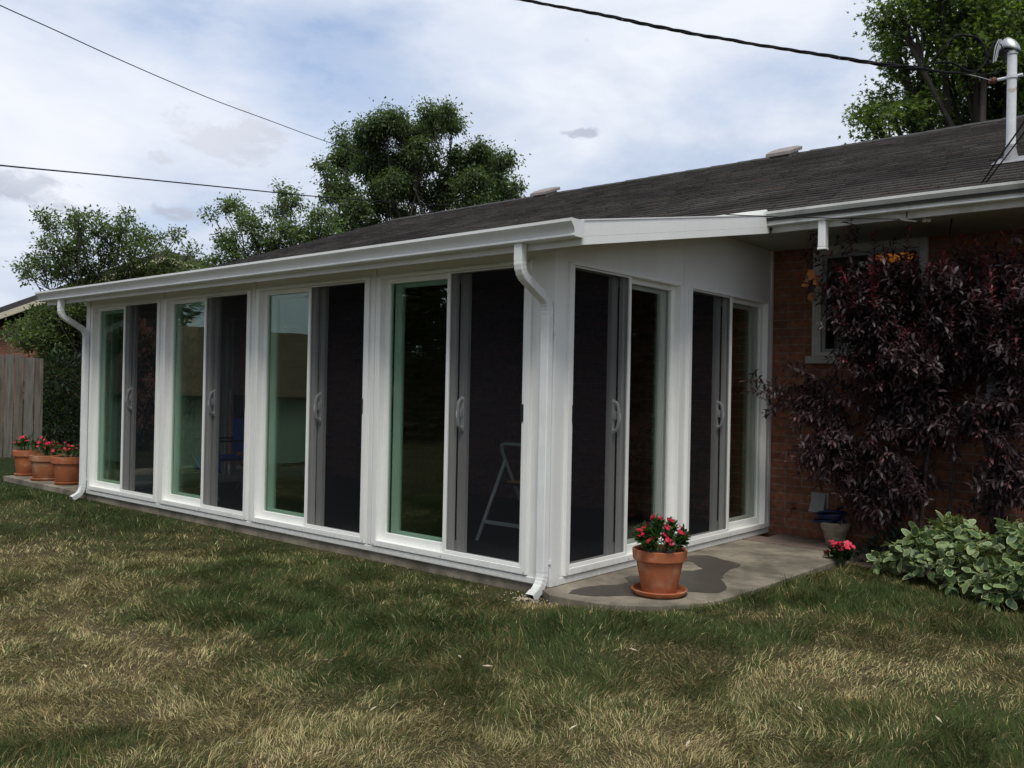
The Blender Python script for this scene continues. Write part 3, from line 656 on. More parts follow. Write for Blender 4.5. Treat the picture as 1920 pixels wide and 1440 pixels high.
while x < 10:
    e = .006*r_.random()
    mb.hexa([(x, YR-.13, ZR-.04+e), (x+.33, YR-.13, ZR-.045+e), (x, YR, ZR+.018+e), (x+.33, YR, ZR+.010+e), (x, YR-.13, ZR-.03+e), (x+.33, YR-.13, ZR-.036+e), (x, YR, ZR+.028+e), (x+.33, YR, ZR+.020+e)])
    x += .21
mb.build('ridge_cap', DARKW, house)
mb = MB(); mb.box(-10.55, 10.2, 2.262, 3.149, 2.50, 2.515); mb.build('soffit', SOFFIT, house)
mb = MB(); mb.box(.40, 10.2, 2.236, 2.260, 2.49, 2.61); mb.build('fascia', OLDALU, house); MB().box(-10.55, -6.9, 2.236, 2.260, 2.49, 2.61).build('fascia', OLDALU, house)
gutter('gutter', OLDALU, house, .385, 6.5, 2.2355, 2.532, .118, .105, .002)
mb = MB(); mb.box(-.1, .40, 2.12, 2.145, 2.60, 2.655); mb.build('drip_edge', WHITE, house)
# window
wn = MB()
wn.box(wx0, wx0+.075, YW-.03, YW+.05, wz0, wz1); wn.box(wx1-.06, wx1, YW-.03, YW+.05, wz0, wz1)
wn.box(wx0+.075, wx1-.06, YW-.03, YW+.05, wz1-.07, wz1); wn.box(wx0+.075, wx1-.06, YW-.03, YW+.05, wz0, wz0+.03)
wn.box(wx0+.02, wx0+.028, YW-.036, YW-.03, wz0, wz1); wn.box(wx0+.052, wx0+.060, YW-.036, YW-.03, wz0, wz1)
win = wn.build('window', pmat('old_window_paint', (.50, .49, .45), .6, .15, 12), house, bevel=.002)
mb = MB(); mb.box(wx0-.045, wx1+.045, YW-.06, YW+.02, wz0-.065, wz0-.001); mb.build('sill', pmat('stone_sill', (.38, .36, .33), .8, .15, 15), win, bevel=.004)
mb = MB(); a_, b_ = wx0+.0755, wx1-.0605
mb.box(a_, a_+.03, YW+.0, YW+.03, wz0+.031, wz1-.071); mb.box(b_-.03, b_, YW+.0, YW+.03, wz0+.031, wz1-.071)
mb.box(a_+.03, b_-.03, YW+.0, YW+.03, wz0+.031, wz0+.061); mb.box(a_+.03, b_-.03, YW+.0, YW+.03, wz1-.10, wz1-.071)
mb.box((a_+b_)/2-.018, (a_+b_)/2+.018, YW+.0, YW+.03, wz0+.061, wz1-.10)
mb.build('sash', GREYB, win, bevel=.002)
mb = MB(); mb.box(a_+.03, b_-.03, YW+.012, YW+.016, wz0+.061, wz1-.10); mb.build('glass_pane', GLASS2, win)
mb = MB(); n = 60                                        # a pleated curtain half drawn inside
for i in range(n):
    x = .72+i*.30/n; y = 3.42+.018*math.sin(i*1.1)
    mb.v += [(x, y, 1.4), (x, y, 2.36), (x, y+.004, 1.4), (x, y+.004, 2.36)]
for i in range(n-1):
    q = i*4; mb.f += [(q, q+4, q+5, q+1), (q+2, q+3, q+7, q+6), (q+1, q+5, q+7, q+3)]
mb.build('curtain', CURT, win, smooth=True)
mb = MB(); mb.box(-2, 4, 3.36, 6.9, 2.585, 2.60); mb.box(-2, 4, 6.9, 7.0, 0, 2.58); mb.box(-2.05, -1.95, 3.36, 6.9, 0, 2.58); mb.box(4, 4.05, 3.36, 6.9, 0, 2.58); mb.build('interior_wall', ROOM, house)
lamp = thing('ceiling_lamp', (0.85, 3.75, 2.585), 'amber glass ceiling lamp glowing inside the brick house window', 'lamp')
mb = MB(); mb.lathe([(.02, -.20), (.06, -.195), (.12, -.17), (.155, -.13), (.16, -.115), (.15, -.11), (.03, -.10)], (0.85, 3.75, 2.585), 32); mb.build('lamp_shade', AMBER, lamp, smooth=True)
mb = MB(); mb.tube([(0.85, 3.75, 2.584), (0.85, 3.75, 2.48)], .012); mb.lathe([(.05, -.02), (.05, 0)], (0.85, 3.75, 2.584)); mb.build('stem', BLACK, lamp)
# roof vents
def vent(px, py, wd, lab):
    v = ray(px, py); sl = (ZR-ZE)/(YR-YE); t = (ZE+.0+sl*(CAM[1]-YE)-CAM[2])/(v[2]-sl*v[1]); c = CAM+v*t
    c[1] = YR-.22; c[2] = ZR-.22*sl; k = (c[1]-CAM[1])/ray(px, py)[1]; c[0] = CAM[0]+ray(px, py)[0]*k
    r = thing('roof_vent', tuple(c), lab, 'roof vent', 'metal vents along the ridge')
    def q(a, b, h): return (c[0]+a, c[1]+b, c[2]+b*sl+h)
    mb = MB(); hw = wd/2
    mb.hexa([q(-hw*.8, -.15, 0), q(hw*.8, -.15, 0), q(-hw*.8, .15, 0), q(hw*.8, .15, 0), q(-hw*.8, -.15, .07), q(hw*.8, -.15, .07), q(-hw*.8, .15, .07), q(hw*.8, .15, .07)])
    mb.build('vent_base', VENTM, r)
    mb = MB(); mb.hexa([q(-hw, -.2, .06), q(hw, -.2, .06), q(-hw, .2, .06), q(hw, .2, .06), q(-hw, -.2, .105), q(hw, -.2, .105), q(-hw, .2, .105), q(hw, .2, .105)])
    mb.hexa([q(-hw, -.2, .105), q(hw, -.2, .105), q(-hw, .2, .105), q(hw, .2, .105), q(-hw*.75, -.12, .130), q(hw*.75, -.12, .130), q(-hw*.75, .12, .130), q(hw*.75, .12, .130)])
    mb.build('vent_hood', VENTM, r, bevel=.004)
vent(1470, 292, .34, 'low metal box vent at the roof ridge nearest the white mast')
vent(1022, 368, .32, 'low metal box vent at the roof ridge right of the big round tree')
#==PROPS==
def arr(*a): return np.array(a, float)
def rand_unit(n, zmin=-1., zmax=1.):
    z = rng.uniform(zmin, zmax, n); a = rng.uniform(0, 2*math.pi, n); s = np.sqrt(1-z*z); return np.stack([s*np.cos(a), s*np.sin(a), z], 1)
def join_leaf(sets):
    Vs, Ls, Ss, Cs = [], [], [], []; off = 0
    for V, l, s, c in sets: Vs.append(V); Ls.append(l+off); Ss.append(s); Cs.append(c); off += len(V)
    return np.concatenate(Vs), np.concatenate(Ls), np.concatenate(Ss), np.concatenate(Cs)
T_PET = np.array([[0, 0, 0], [.45, .36, .06], [.9, .34, .02], [1.0, 0, -.02], [.9, -.34, .02], [.45, -.36, .06]])
def blooms(P, Nrm, size, col, v=.15):
    n = len(P); Nrm = unit(Nrm); a = unit(np.cross(Nrm, arr(.3, .2, .9)[None]+0*Nrm)); b = np.cross(Nrm, a); sets = []
    cc = rcol(n, col, v)
    for k in range(5):
        an = k*2*math.pi/5+rng.uniform(-.1, .1, n); d = a*np.cos(an)[:, None]+b*np.sin(an)[:, None]+Nrm*rng.uniform(-.05, .35, (n, 1))
        sets.append(leaves(P, d, Nrm, size, T_PET, F_ELL, cc*(1+rng.normal(0, .07, (n, 1)))))
    return join_leaf(sets)
def flowering(parent, c, r, h, nleaf, nflow, lsize, fsize, fcol=(.72, .018, .07), lcol=(.035, .085, .022), nst=26):
    c = np.array(c, float); mb = MB(); tips = []
    for i in range(nst):
        a = rng.uniform(0, 2*math.pi); rr = r*math.sqrt(rng.random()); tip = c+arr(rr*math.cos(a), rr*math.sin(a), h*(1-.45*(rr/r)**2)*rng.uniform(.65, 1.08))
        b0 = c+arr(rr*.45*math.cos(a), rr*.45*math.sin(a), 0); mid = (b0+tip)/2+arr(.1*rr*math.cos(a), .1*rr*math.sin(a), .02)
        mb.tube([b0, mid, tip], [.003, .0025, .0015], 5); tips.append((b0, mid, tip))
    mb.build('stem', GSTEM, parent)
    k = rng.integers(0, nst, nleaf); t = rng.uniform(.25, 1.0, nleaf)**.8
    B = np.array([tips[i][0] for i in k]); Mi = np.array([tips[i][1] for i in k]); Ti = np.array([tips[i][2] for i in k])
    P = np.where(t[:, None] < .5, B+(Mi-B)*t[:, None]*2, Mi+(Ti-Mi)*(t[:, None]*2-1))+rng.normal(0, .006, (nleaf, 3))
    out = unit(P-c+arr(0, 0, .02)); d = unit(out*arr(1, 1, .4)+rand_unit(nleaf)*.6+arr(0, 0, .1))
    S = leaves(P, d, arr(0, 0, 1)[None]+rng.normal(0, .4, (nleaf, 3)), lsize*rng.uniform(.6, 1.25, nleaf), T_ELL, F_ELL, rcol(nleaf, lcol, .3, (.07, .13, .03), .25))
    fast_mesh('foliage', *S[:3], LEAF, S[3], parent=parent, smooth=False)
    k = rng.integers(0, nst, nflow); P = np.array([tips[i][2] for i in k])+rng.normal(0, .012, (nflow, 3))+arr(0, 0, .012)
    P[:, :2] += (P[:, :2]-c[:2])*.05; nn = unit(P-c)+rng.normal(0, .35, (nflow, 3)); nn[:, 2] = abs(nn[:, 2])+.2
    nn[:, :2] += unit((CAM-c)[None])[:, :2]*.25
    S = blooms(P, nn, fsize*rng.uniform(.75, 1.15, nflow), fcol)
    fast_mesh('blossom', *S[:3], PETAL, S[3], parent=parent)
    
def pot(loc, rt, rb, h, label, group=None, mat=TERRA, saucer=None, flw=None, flh=.13, nl=420, nf=26, rimh=.24, name='flower_pot'):
    t = thing(name, loc, label, 'flower pot', group); c = loc; z0 = .012
    mb = MB(); rh = h*rimh; w = .012
    rm = rb+(rt-w-rb)*(1-rimh)*1.0
    mb.lathe([(rb*.55, z0), (rb-.003, z0), (rb, z0+.004), (rm, h-rh-.002), (rm, h-rh), (rt-.009, h-rh+.001), (rt-.005, h-rh+.005), (rt, h-.010), (rt-.001, h-.003), (rt-.006, h), (rt-.014, h), (rt-.02, h-.006), (rt-.022, h-.05), (.01, h-.055)], c, 56)
    mb.build('pot_body', mat, t, smooth=True, angle=35)
    if saucer:
        mb = MB(); mb.lathe([(saucer-.03, .001), (saucer-.018, .0015), (saucer-.004, .018), (saucer, .030), (saucer-.003, .034), (saucer-.009, .034), (saucer-.013, .028), (saucer-.024, .010), (.02, .009)], c, 56)
        mb.build('saucer', mat, t, smooth=True, angle=50)
    mb = MB(); mb.lathe([(rt-.023, h-.028), (rt*.6, h-.022), (.005, h-.018)], c, 24); mb.build('soil', SOIL, t, smooth=True)
    if flw: flowering(t, (c[0], c[1], h-.02), rt*flw, flh, nl, nf, .045, .019)
    return t
pot((.575, .345, .004), .166, .105, .272, 'terracotta pot of red flowers on a saucer on the stained concrete at the near corner', mat=TERRA, saucer=.170, flw=1.08, flh=.185, nl=1150, nf=40)
gp = 'terracotta pots in a row at the far end'
pot((-7.44, .235, .0), .195, .135, .33, 'right one of three terracotta pots, partly hidden by the far downspout', gp, TERRA, .155, .95, .15, 420, 34)
pot((-8.07, .245, .0), .200, .150, .31, 'middle of three terracotta pots, dustiest, on a wide pale rimmed saucer', gp, TERRA2, .190, .95, .19, 420, 40)
pot((-8.75, .26, .0), .160, .110, .33, 'left one of three terracotta pots, nearest the fence', gp, TERRA, .140, 1.05, .19, 420, 30)
# old beige planter with a coiled blue hose on it
bp_ = (.665, 2.955, .006)
bt = thing('planter', bp_, 'old beige ceramic planter with a stained rim standing against the brick wall', 'planter')
mb = MB(); mb.lathe([(.05, 0), (.068, 0), (.072, .008), (.095, .105), (.100, .112), (.106, .116), (.118, .165), (.122, .175), (.118, .182), (.108, .180), (.10, .150), (.02, .145)], bp_, 40); mb.build('pot_body', BEIGE, bt, smooth=True)
mb = MB(); mb.lathe([(.098, .150), (.05, .158), (.005, .16)], bp_, 20); mb.build('soil', SOIL, bt)
ho = thing('garden_hose', (.64, 2.93, .19), 'dark blue garden hose coiled on top of the beige planter', 'hose')
pts = []
for i in range(150):
    a = i*.22; rr = .085+.022*math.sin(i*.13)+.012*math.sin(i*.41); pts.append((.63+rr*1.25*math.cos(a), 2.95+rr*.9*math.sin(a), .185+.0006*i+.012*math.sin(a*1.3)))
mb = MB(); mb.tube(pts, .011, 8); mb.build('hose', HOSEB, ho, smooth=True)
mb = MB(); mb.tube([pts[-1], (pts[-1][0]+.03, pts[-1][1]-.03, .30), (pts[-1][0]+.07, pts[-1][1]-.06, .31)], [.013, .012, .017], 8); mb.build('nozzle', BLACK, ho, smooth=True)
# faucet, dryer vent
fa = thing('outdoor_faucet', (.238, 3.13, .22), 'small brass outdoor faucet low on the brick wall beside the sunroom', 'faucet')
mb = MB(); mb.tube([(.238, 3.149, .235), (.238, 3.09, .235), (.238, 3.07, .225), (.238, 3.062, .185)], [.013, .013, .013, .011], 10); mb.build('spout', RUST, fa, smooth=True)
mb = MB(); mb.lathe([(.024, -.006), (.026, 0), (.024, .006)], (.238, 3.095, .285), 14); mb.tube([(.238, 3.095, .24), (.238, 3.095, .285)], .005, 6); mb.build('valve_handle', RUST, fa)
dv = thing('dryer_vent', (.47, 3.12, .31), 'grey slanted metal dryer vent hood low on the brick wall', 'vent')
mb = MB(); mb.hexa([(.395, 3.055, .235), (.525, 3.055, .235), (.395, 3.149, .235), (.525, 3.149, .235), (.405, 3.125, .385), (.515, 3.125, .385), (.405, 3.149, .385), (.515, 3.149, .385)]); mb.build('hood', GREYB, dv, bevel=.003)
mb = MB(); mb.box(.385, .535, 3.141, 3.1495, .225, .395); mb.build('backplate', GREYB, dv)
# electric meter, conduit, junction box
em = thing('electric_meter', (1.86, 3.1, 1.18), 'grey electric meter box on the brick wall at the right edge', 'electric meter')
mb = MB(); mb.box(1.755, 1.985, 3.03, 3.149, 1.17, 1.47); mb.build('meter_box', pmat('meter_box_paint', (.42, .44, .45), .5, .1, 10), em, bevel=.008)
mb = MB()
for i in range(2):
    pass
_p = [(.0, 0), (.075, 0), (.075, .03), (.068, .05), (.06, .075), (.0, .08)]
b_ = len(mb.v); 
for r0, d0 in _p[1:]:
    for k in range(28): a = 2*math.pi*k/28; mb.v.append((1.90+r0*math.cos(a), 3.029-d0, 1.335+r0*math.sin(a)))
for i in range(4):
    for k in range(28): mb.f.append((i*28+k, i*28+(k+1) % 28, (i+1)*28+(k+1) % 28, (i+1)*28+k))
mb.f.append(tuple(4*28+k for k in range(28))); mb.build('meter_dial', GALV, em, smooth=True)
mb = MB(); mb.tube([(1.86, 3.10, 1.1695), (1.86, 3.10, -.12)], .021, 12); mb.build('conduit', GALV, em, smooth=True)
jb = MB(); jb.box(1.50, 1.66, 3.07, 3.149, 1.05, 1.19)
tag(jb.build('junction_box', pmat('junction_paint', (.13, .135, .135), .6, .1, 10), bevel=.006, origin=(1.58, 3.149, 1.12)), 'small grey junction box on the brick wall half hidden by the purple shrub', 'junction box')
# hanging ornament by the window casing, built for an unidentified orange spot, and the short stub under the gutter
hung_form = thing('hanging_orange_form', (.425, 2.90, 2.42), 'small orange roof shaped ornament hanging by the window casing', 'form')
mb = MB(); mb.hexa([(.375, 2.87, 2.135), (.515, 2.87, 2.135), (.375, 2.94, 2.135), (.515, 2.94, 2.135), (.425, 2.90, 2.275), (.470, 2.90, 2.275), (.425, 2.91, 2.275), (.470, 2.91, 2.275)]); mb.build('tapered_block', ORANGE, hung_form, bevel=.003)
mb = MB(); mb.lathe([(.004, -.03), (.026, -.02), (.032, 0), (.022, .03), (.005, .045)], (.455, 2.90, 2.04), 16); mb.build('lower_drop', pmat('dull_orange', (.55, .25, .14), .5, .1), hung_form, smooth=True)
mb = MB(); mb.tube([(.448, 2.905, 2.5), (.450, 2.905, 2.08)], .0015, 5); mb.build('cord', BLACK, hung_form)
st_ = thing('downspout_stub', (.82, 2.21, 2.53), 'short white cut off downspout stub hanging under the house gutter', 'downspout stub')
mb = MB(); mb.box(.790, .848, 2.170, 2.235, 2.335, 2.535)
mb.build('stub_pipe', WHITE, st_, bevel=.006)
mb = MB(); mb.box(.787, .851, 2.167, 2.238, 2.315, 2.334); mb.build('stub_collar', WHITE, st_, bevel=.004)
mb = MB(); mb.box(.797, .841, 2.180, 2.225, 2.3135, 2.3150); mb.build('mouth_shade_plate', BLACK, st_)  # black plate under the collar, painted shade of a hollow mouth

# mast with weatherhead and its wiring
mx_, my_ = 1.825, 3.38
mr_z = ZE+(my_-YE)*(ZR-ZE)/(YR-YE)
ms = thing('service_mast', (mx_, my_, mr_z), 'white metal service mast with rounded weatherhead rising through the dark roof', 'mast')
mb = MB(); mb.tube([(mx_, my_, mr_z-.1), (mx_, my_, 3.935)], .034, 20); mb.build('mast_pipe', MASTP, ms, smooth=True)
mb = MB(); mb.lathe([(.075, -.045), (.060, .01), (.045, .06), (.038, .10), (.035, .102)], (mx_, my_, mr_z), 24); mb.build('boot_flashing', FLASH, ms, smooth=True)
mb = MB(); sl_ = (ZR-ZE)/(YR-YE)
mb.hexa([(mx_-.10, my_-.17, mr_z-.17*sl_+.016), (mx_+.25, my_-.17, mr_z-.17*sl_+.016), (mx_-.10, my_+.12, mr_z+.12*sl_+.016), (mx_+.25, my_+.12, mr_z+.12*sl_+.016),
         (mx_-.10, my_-.17, mr_z-.17*sl_+.020), (mx_+.25, my_-.17, mr_z-.17*sl_+.020), (mx_-.10, my_+.12, mr_z+.12*sl_+.020), (mx_+.25, my_+.12, mr_z+.12*sl_+.020)]); mb.build('flashing_plate', FLASH, ms)
mb = MB()     # rounded hood, its mouth drooping on the side of the wires (to -x)
hc = arr(mx_-.030, my_, 3.955); nA, nB = 24, 8
for j_ in range(nB+1):
    el = (math.pi/2)*(1-j_/nB)
    for i in range(nA):
        a = 2*math.pi*i/nA; ca = math.cos(a)*math.cos(el)
        mb.v.append((hc[0]+.088*ca, hc[1]+.052*math.sin(a)*math.cos(el), hc[2]+.092*math.sin(el)-(.035*max(0, -ca)**2)-(.035*max(0, ca))))
for j_ in range(nB):
    for i in range(nA): q = j_*nA; mb.f.append((q+i, q+(i+1) % nA, q+nA+(i+1) % nA, q+nA+i))
wh = mb.build('weatherhead', GALV, ms, smooth=True, angle=70); so_ = wh.modifiers.new('solid', 'SOLIDIFY'); so_.thickness = .006
mb = MB(); mb.box(mx_-.095, mx_+.01, my_-.036, my_+.036, 3.922, 3.950); mb.build('weatherhead_insert', BLACK, ms, bevel=.004)
mb = MB(); mb.lathe([(.0345, -.012), (.040, -.012), (.040, .012), (.0345, .012)], (mx_, my_, 3.915), 20); mb.lathe([(.0345, -.010), (.039, -.010), (.039, .010), (.0345, .010)], (mx_, my_, mr_z+.12), 20); mb.build('clamp', GALV, ms, smooth=True)
iz = on(1, my_, 1885, 147)[2]
mb = MB(); mb.tube([(mx_-.11, my_, iz), (mx_+.075, my_, iz+.004)], .012, 10); mb.lathe([(.0345, -.012), (.042, -.012), (.042, .012), (.0345, .012)], (mx_, my_, iz), 20); mb.build('insulator_bracket', MASTP, ms, smooth=True)
mb = MB(); mb.tube([(mx_-.165, my_, iz), (mx_-.155, my_, iz), (mx_-.15, my_, iz), (mx_-.14, my_, iz), (mx_-.13, my_, iz), (mx_-.12, my_, iz), (mx_-.10, my_, iz)], [.012, .026, .030, .018, .030, .026, .012], 14); mb.build('insulator', RUST, ms, smooth=True)
def tube_px(pts, t, r, name, m, parent, n=6, sub=6):
    """cable through points read off the photo at real distances, smoothed"""
    P = np.array([at(x, y, t_) for (x, y), t_ in zip(pts, t if hasattr(t, '__len__') else [t]*len(pts))]); out = []
    for i in range(len(P)-1):
        p0, p1, p2, p3 = P[max(i-1, 0)], P[i], P[i+1], P[min(i+2, len(P)-1)]
        for k in range(sub):
            u = k/sub; out.append(.5*((2*p1)+(-p0+p2)*u+(2*p0-5*p1+4*p2-p3)*u*u+(-p0+3*p1-3*p2+p3)*u**3))
    out.append(P[-1]); mb = MB(); mb.tube(out, r, n); return mb.build(name, m, parent, smooth=True)
tm = float(np.dot(arr(mx_, my_, 3.9)-CAM, _d))
sd_ = thing('service_cable', tuple(at(1735, 128, tm)), 'thick twisted black service cable running from the white mast up out of the sky', 'cable')
# sagging bundle of three strands twisted together
ctr = np.array([at(x, y, t_) for x, y, t_ in ((820, -42, 8.6), (970, -2, 8.3), (1120, 26, 8.05), (1270, 58, 7.8), (1420, 84, 7.5), (1560, 106, 7.25), (1660, 122, 7.1), (1735, 130, tm))])
seg = np.r_[0, np.cumsum(np.linalg.norm(np.diff(ctr, axis=0), axis=1))]; sm = np.linspace(0, seg[-1], 260)
cs_ = np.stack([np.interp(sm, seg, ctr[:, i]) for i in range(3)], 1)
for _ in range(6): cs_[1:-1] = (cs_[:-2]+2*cs_[1:-1]+cs_[2:])/4
tg = unit(np.gradient(cs_, axis=0)); s1 = unit(np.cross(tg, arr(0, 0, 1))); s2 = np.cross(s1, tg)
for k in range(3):
    ph = k*2*math.pi/3+sm*13; rr = .0085*(1+.25*np.sin(sm*3.1+k)); rs = (.0085, .0085, .006)[k]
    MB().tube(cs_+s1*(rr*np.cos(ph))[:, None]+s2*(rr*np.sin(ph))[:, None], rs, 7).build('strand', CABLE, sd_, smooth=True)
tube_px([(1735, 130), (1752, 108), (1770, 88), (1788, 70)], tm, .008, 'drop_wire', CABLE, sd_)
tube_px([(1788, 70), (1800, 66), (1814, 67)], tm, .012, 'splice', CABLE, sd_, 8)
tube_px([(1814, 67), (1830, 70), (1842, 82), (1850, 105), (1856, 120), (1862, 112), (1866, 90), (1870, 74)], tm, .009, 'drop_wire', CABLE, sd_)
tube_px([(1735, 124), (1752, 118), (1785, 118), (1812, 132), (1830, 134), (1846, 120), (1856, 95), (1868, 76)], tm, .008, 'drop_wire', CABLE, sd_)
tube_px([(1735, 130), (1765, 135), (1800, 137)], tm, .011, 'splice', CABLE, sd_, 8)
tube_px([(1800, 137), (1840, 140), (1868, 137), (1880, 125), (1884, 105), (1876, 82)], tm-.05, .0045, 'drop_wire', CABLE, sd_)
tube_px([(1800, 137), (1830, 143), (1858, 151)], tm, .0035, 'support_wire', GALV, sd_)
for dx in (0, 5, 9): tube_px([(1862+dx*.6, 118-dx*.4), (1866+dx*.8, 90), (1873+dx*.5, 74)], tm-.02, .004, 'lead_wire', GALV, sd_)
def wire(label, pts, r, m=CABLE): 
    o = tube_px([(a, b) for a, b, _ in pts], [c for _, _, c in pts], r, 'overhead_wire', m, None)
    return tag(o, label, 'overhead wire')
wire('upper thin overhead wire slanting down from the top left corner into the big tree', [(-260, -110, 12), (0, 10, 14), (100, 55, 15), (200, 101, 16.3), (300, 145, 18), (400, 187, 20), (500, 224, 22), (620, 268, 24.6), (740, 306, 28), (860, 340, 33), (1000, 373, 42)], .009)
wire('lower overhead wire crossing the sky at left towards the ridge', [(-250, 283, 10), (0, 310, 11.5), (200, 329, 13), (400, 349, 15), (600, 369, 17.5), (760, 380, 20), (880, 387, 23), (1010, 392, 30)], .011)
# cables at the eave on the right
ec = thing('eave_cable', tuple(at(1788, 395, 6.1)), 'pair of black cables slanting down to a hook at the eave by the right edge', 'cable')
tube_px([(1990, 110, ), (1920, 228), (1870, 300), (1835, 350), (1800, 388), (1787, 400)], [5.6, 5.9, 6.0, 6.1, 6.15, 6.2], .006, 'cable_run', CABLE, ec)
tube_px([(1990, 140, ), (1920, 248), (1875, 308), (1842, 350), (1805, 388), (1790, 402)], [5.6, 5.9, 6.0, 6.1, 6.15, 6.2], .005, 'cable_run', CABLE, ec)
tube_px([(1788, 398), (1783, 420), (1781, 445)], 6.3, .006, 'cable_tail', CABLE, ec)
tube_px([(1782, 402), (1786, 396), (1795, 399)], 6.2, .008, 'hook', GALV, ec)
tube_px([(1700, 408), (1703, 392), (1722, 378), (1765, 364), (1800, 352), (1835, 345)], [6.25]*6, .0045, 'cable_loop', CABLE, ec)
lw = thing('telephone_wire', tuple(at(1700, 412, 6.3)), 'thin black wire from the rake board along the gutter to a white insulator', 'wire')
tube_px([(1360, 402), (1440, 406), (1560, 409), (1690, 411)], [6.28, 6.27, 6.28, 6.3], .0035, 'wire_run', CABLE, lw)
tube_px([(1688, 411), (1700, 413), (1718, 415)], 6.3, .0065, 'wire_clamp', WHITE, lw)
tube_px([(1718, 415), (1736, 412)], 6.3, .003, 'wire_link', GALV, lw)
tube_px([(1731, 412), (1734, 412), (1738, 412), (1741, 412), (1744, 412)], 6.3, [.017, .019, .010, .019, .016], 'insulator', WHITE, lw, 12, 1)

# step ladder inside
sl = thing('step_ladder', (-1.17, 1.0, .018), 'folding aluminium step ladder with yellow and black steps behind the nearest screen', 'step ladder')
mb = MB(); z0 = .02
xa, xb = -1.40, -.95
mb.tube([(xa, .85, z0), (xa+.085, 1.06, .62), (xa+.09, 1.07, .66)], .014, 8); mb.build('rear_leg', LADAL, sl, smooth=True)
mb = MB(); mb.tube([(xb, .85, z0), (xb-.05, 1.06, .62), (xb-.05, 1.07, .66)], .014, 8); mb.build('rear_leg', LADAL, sl, smooth=True)
mb = MB(); mb.tube([(xa+.13, 1.42, z0), (xa+.10, 1.12, .55), (xa+.085, 1.04, .72), (xa+.10, 1.01, .775), (xa+.14, 1.005, .79), (xb-.12, 1.005, .79), (xb-.075, 1.01, .775), (xb-.055, 1.04, .72), (xb-.055, 1.12, .55), (xb-.06, 1.42, z0)], .014, 8); mb.build('front_frame', LADAL, sl, smooth=True)
mb = MB(); mb.box(xa+.02, xb-.01, .885, .900, .155, .185); mb.build('cross_bar', LADAL, sl, bevel=.003)
mb = MB(); mb.box(xa+.09, xb-.05, 1.05, 1.27, .455, .478); mb.build('step', BLACK, sl, bevel=.004)
mb = MB(); mb.box(xa+.12, xb-.12, 1.06, 1.26, .4785, .488); mb.build('step_pad', YEL, sl, bevel=.002)
mb = MB(); mb.box(xa+.11, xb-.05, 1.20, 1.42, .235, .258); mb.build('step', BLACK, sl, bevel=.004)
# camp chair inside
cx, cy = -5.12, .90
cc = thing('camp_chair', (cx, cy, .018), 'dark folding camp chair with a blue seat behind the second door from the far end', 'folding chair')
mb = MB(); mb.box(cx-.25, cx+.25, cy-.22, cy+.22, .42, .45); mb.box(cx-.25, cx+.25, cy-.235, cy-.2215, .30, .445); mb.build('seat', BLUE, cc, bevel=.008)
mb = MB(); mb.box(cx-.26, cx+.26, cy+.225, cy+.25, .85, 1.12); mb.build('headrest', BLACK, cc, bevel=.01); MB().box(cx-.26, cx+.26, cy+.225, cy+.25, .48, .848).build('backrest', BLUE, cc, bevel=.008)
for (ax1, ay1), (bx1, by1) in (((-.27, -.24), (.27, -.24)), ((.27, -.24), (-.27, -.24)), ((-.27, .26), (.27, .26)), ((.27, .26), (-.27, .26))):
    mb = MB(); mb.tube([(cx+ax1, cy+ay1, .02), (cx+bx1, cy+by1, .46)], .009, 6); mb.build('leg', GALV, cc, smooth=True)
for s_ in (-1, 1):
    mb = MB(); mb.tube([(cx+s_*.27, cy+.25, .44), (cx+s_*.27, cy+.25, 1.1)], .009, 6); mb.build('back_post', GALV, cc, smooth=True)
    mb = MB(); mb.box(cx+s_*.27-.03, cx+s_*.27+.03, cy-.24, cy+.24, .62, .64); mb.build('armrest', BLACK, cc, bevel=.004)

#==BACKGROUND==
# cedar fence
fn_ = thing('wooden_fence', (-13.2, 1.4, GZ), 'weathered grey wooden privacy fence at the left edge', 'fence')
e0 = on(2, GZ, 78, 856); e1 = e0+arr(-.29, -.957, 0)*3.6; dv_ = unit(e1-e0); nv_ = arr(dv_[1], -dv_[0], 0)
if np.dot(nv_, CAM-e0) < 0: nv_ = -nv_
q = 0.; i = 0
while q < 3.5:
    w = .150+.006*rng.normal(); hh = 1.70+.015*rng.normal(); off = nv_*(.004*rng.random()); ln = .004*rng.normal(); a = e0+dv_*q+off; b = e0+dv_*(q+w-.014)+off; th = nv_*-.018
    mb = MB(); z0, z1 = GZ-.02, GZ+hh; up = arr(0, 0, 1)
    def zz(p, z): return p+up*(z-p[2])+dv_*(ln*(z > 0))
    mb.hexa([zz(a, z0), zz(b, z0), zz(a+th, z0), zz(b+th, z0), zz(a, z1), zz(b, z1), zz(a+th, z1), zz(b+th, z1)]); mb.build('picket', (FENCE, FENCE2, FENCE3)[rng.integers(0, 3)], fn_, bevel=.004)
    q += w; i += 1
for z in (.35, 1.5):
    mb = MB(); a = e0-nv_*.02; b = e1-nv_*.02; th = -nv_*.04
    mb.hexa([zz(a, z), zz(b, z), zz(a+th, z), zz(b+th, z), zz(a, z+.09), zz(b, z+.09), zz(a+th, z+.09), zz(b+th, z+.09)]); mb.build('rail', FENCE, fn_)

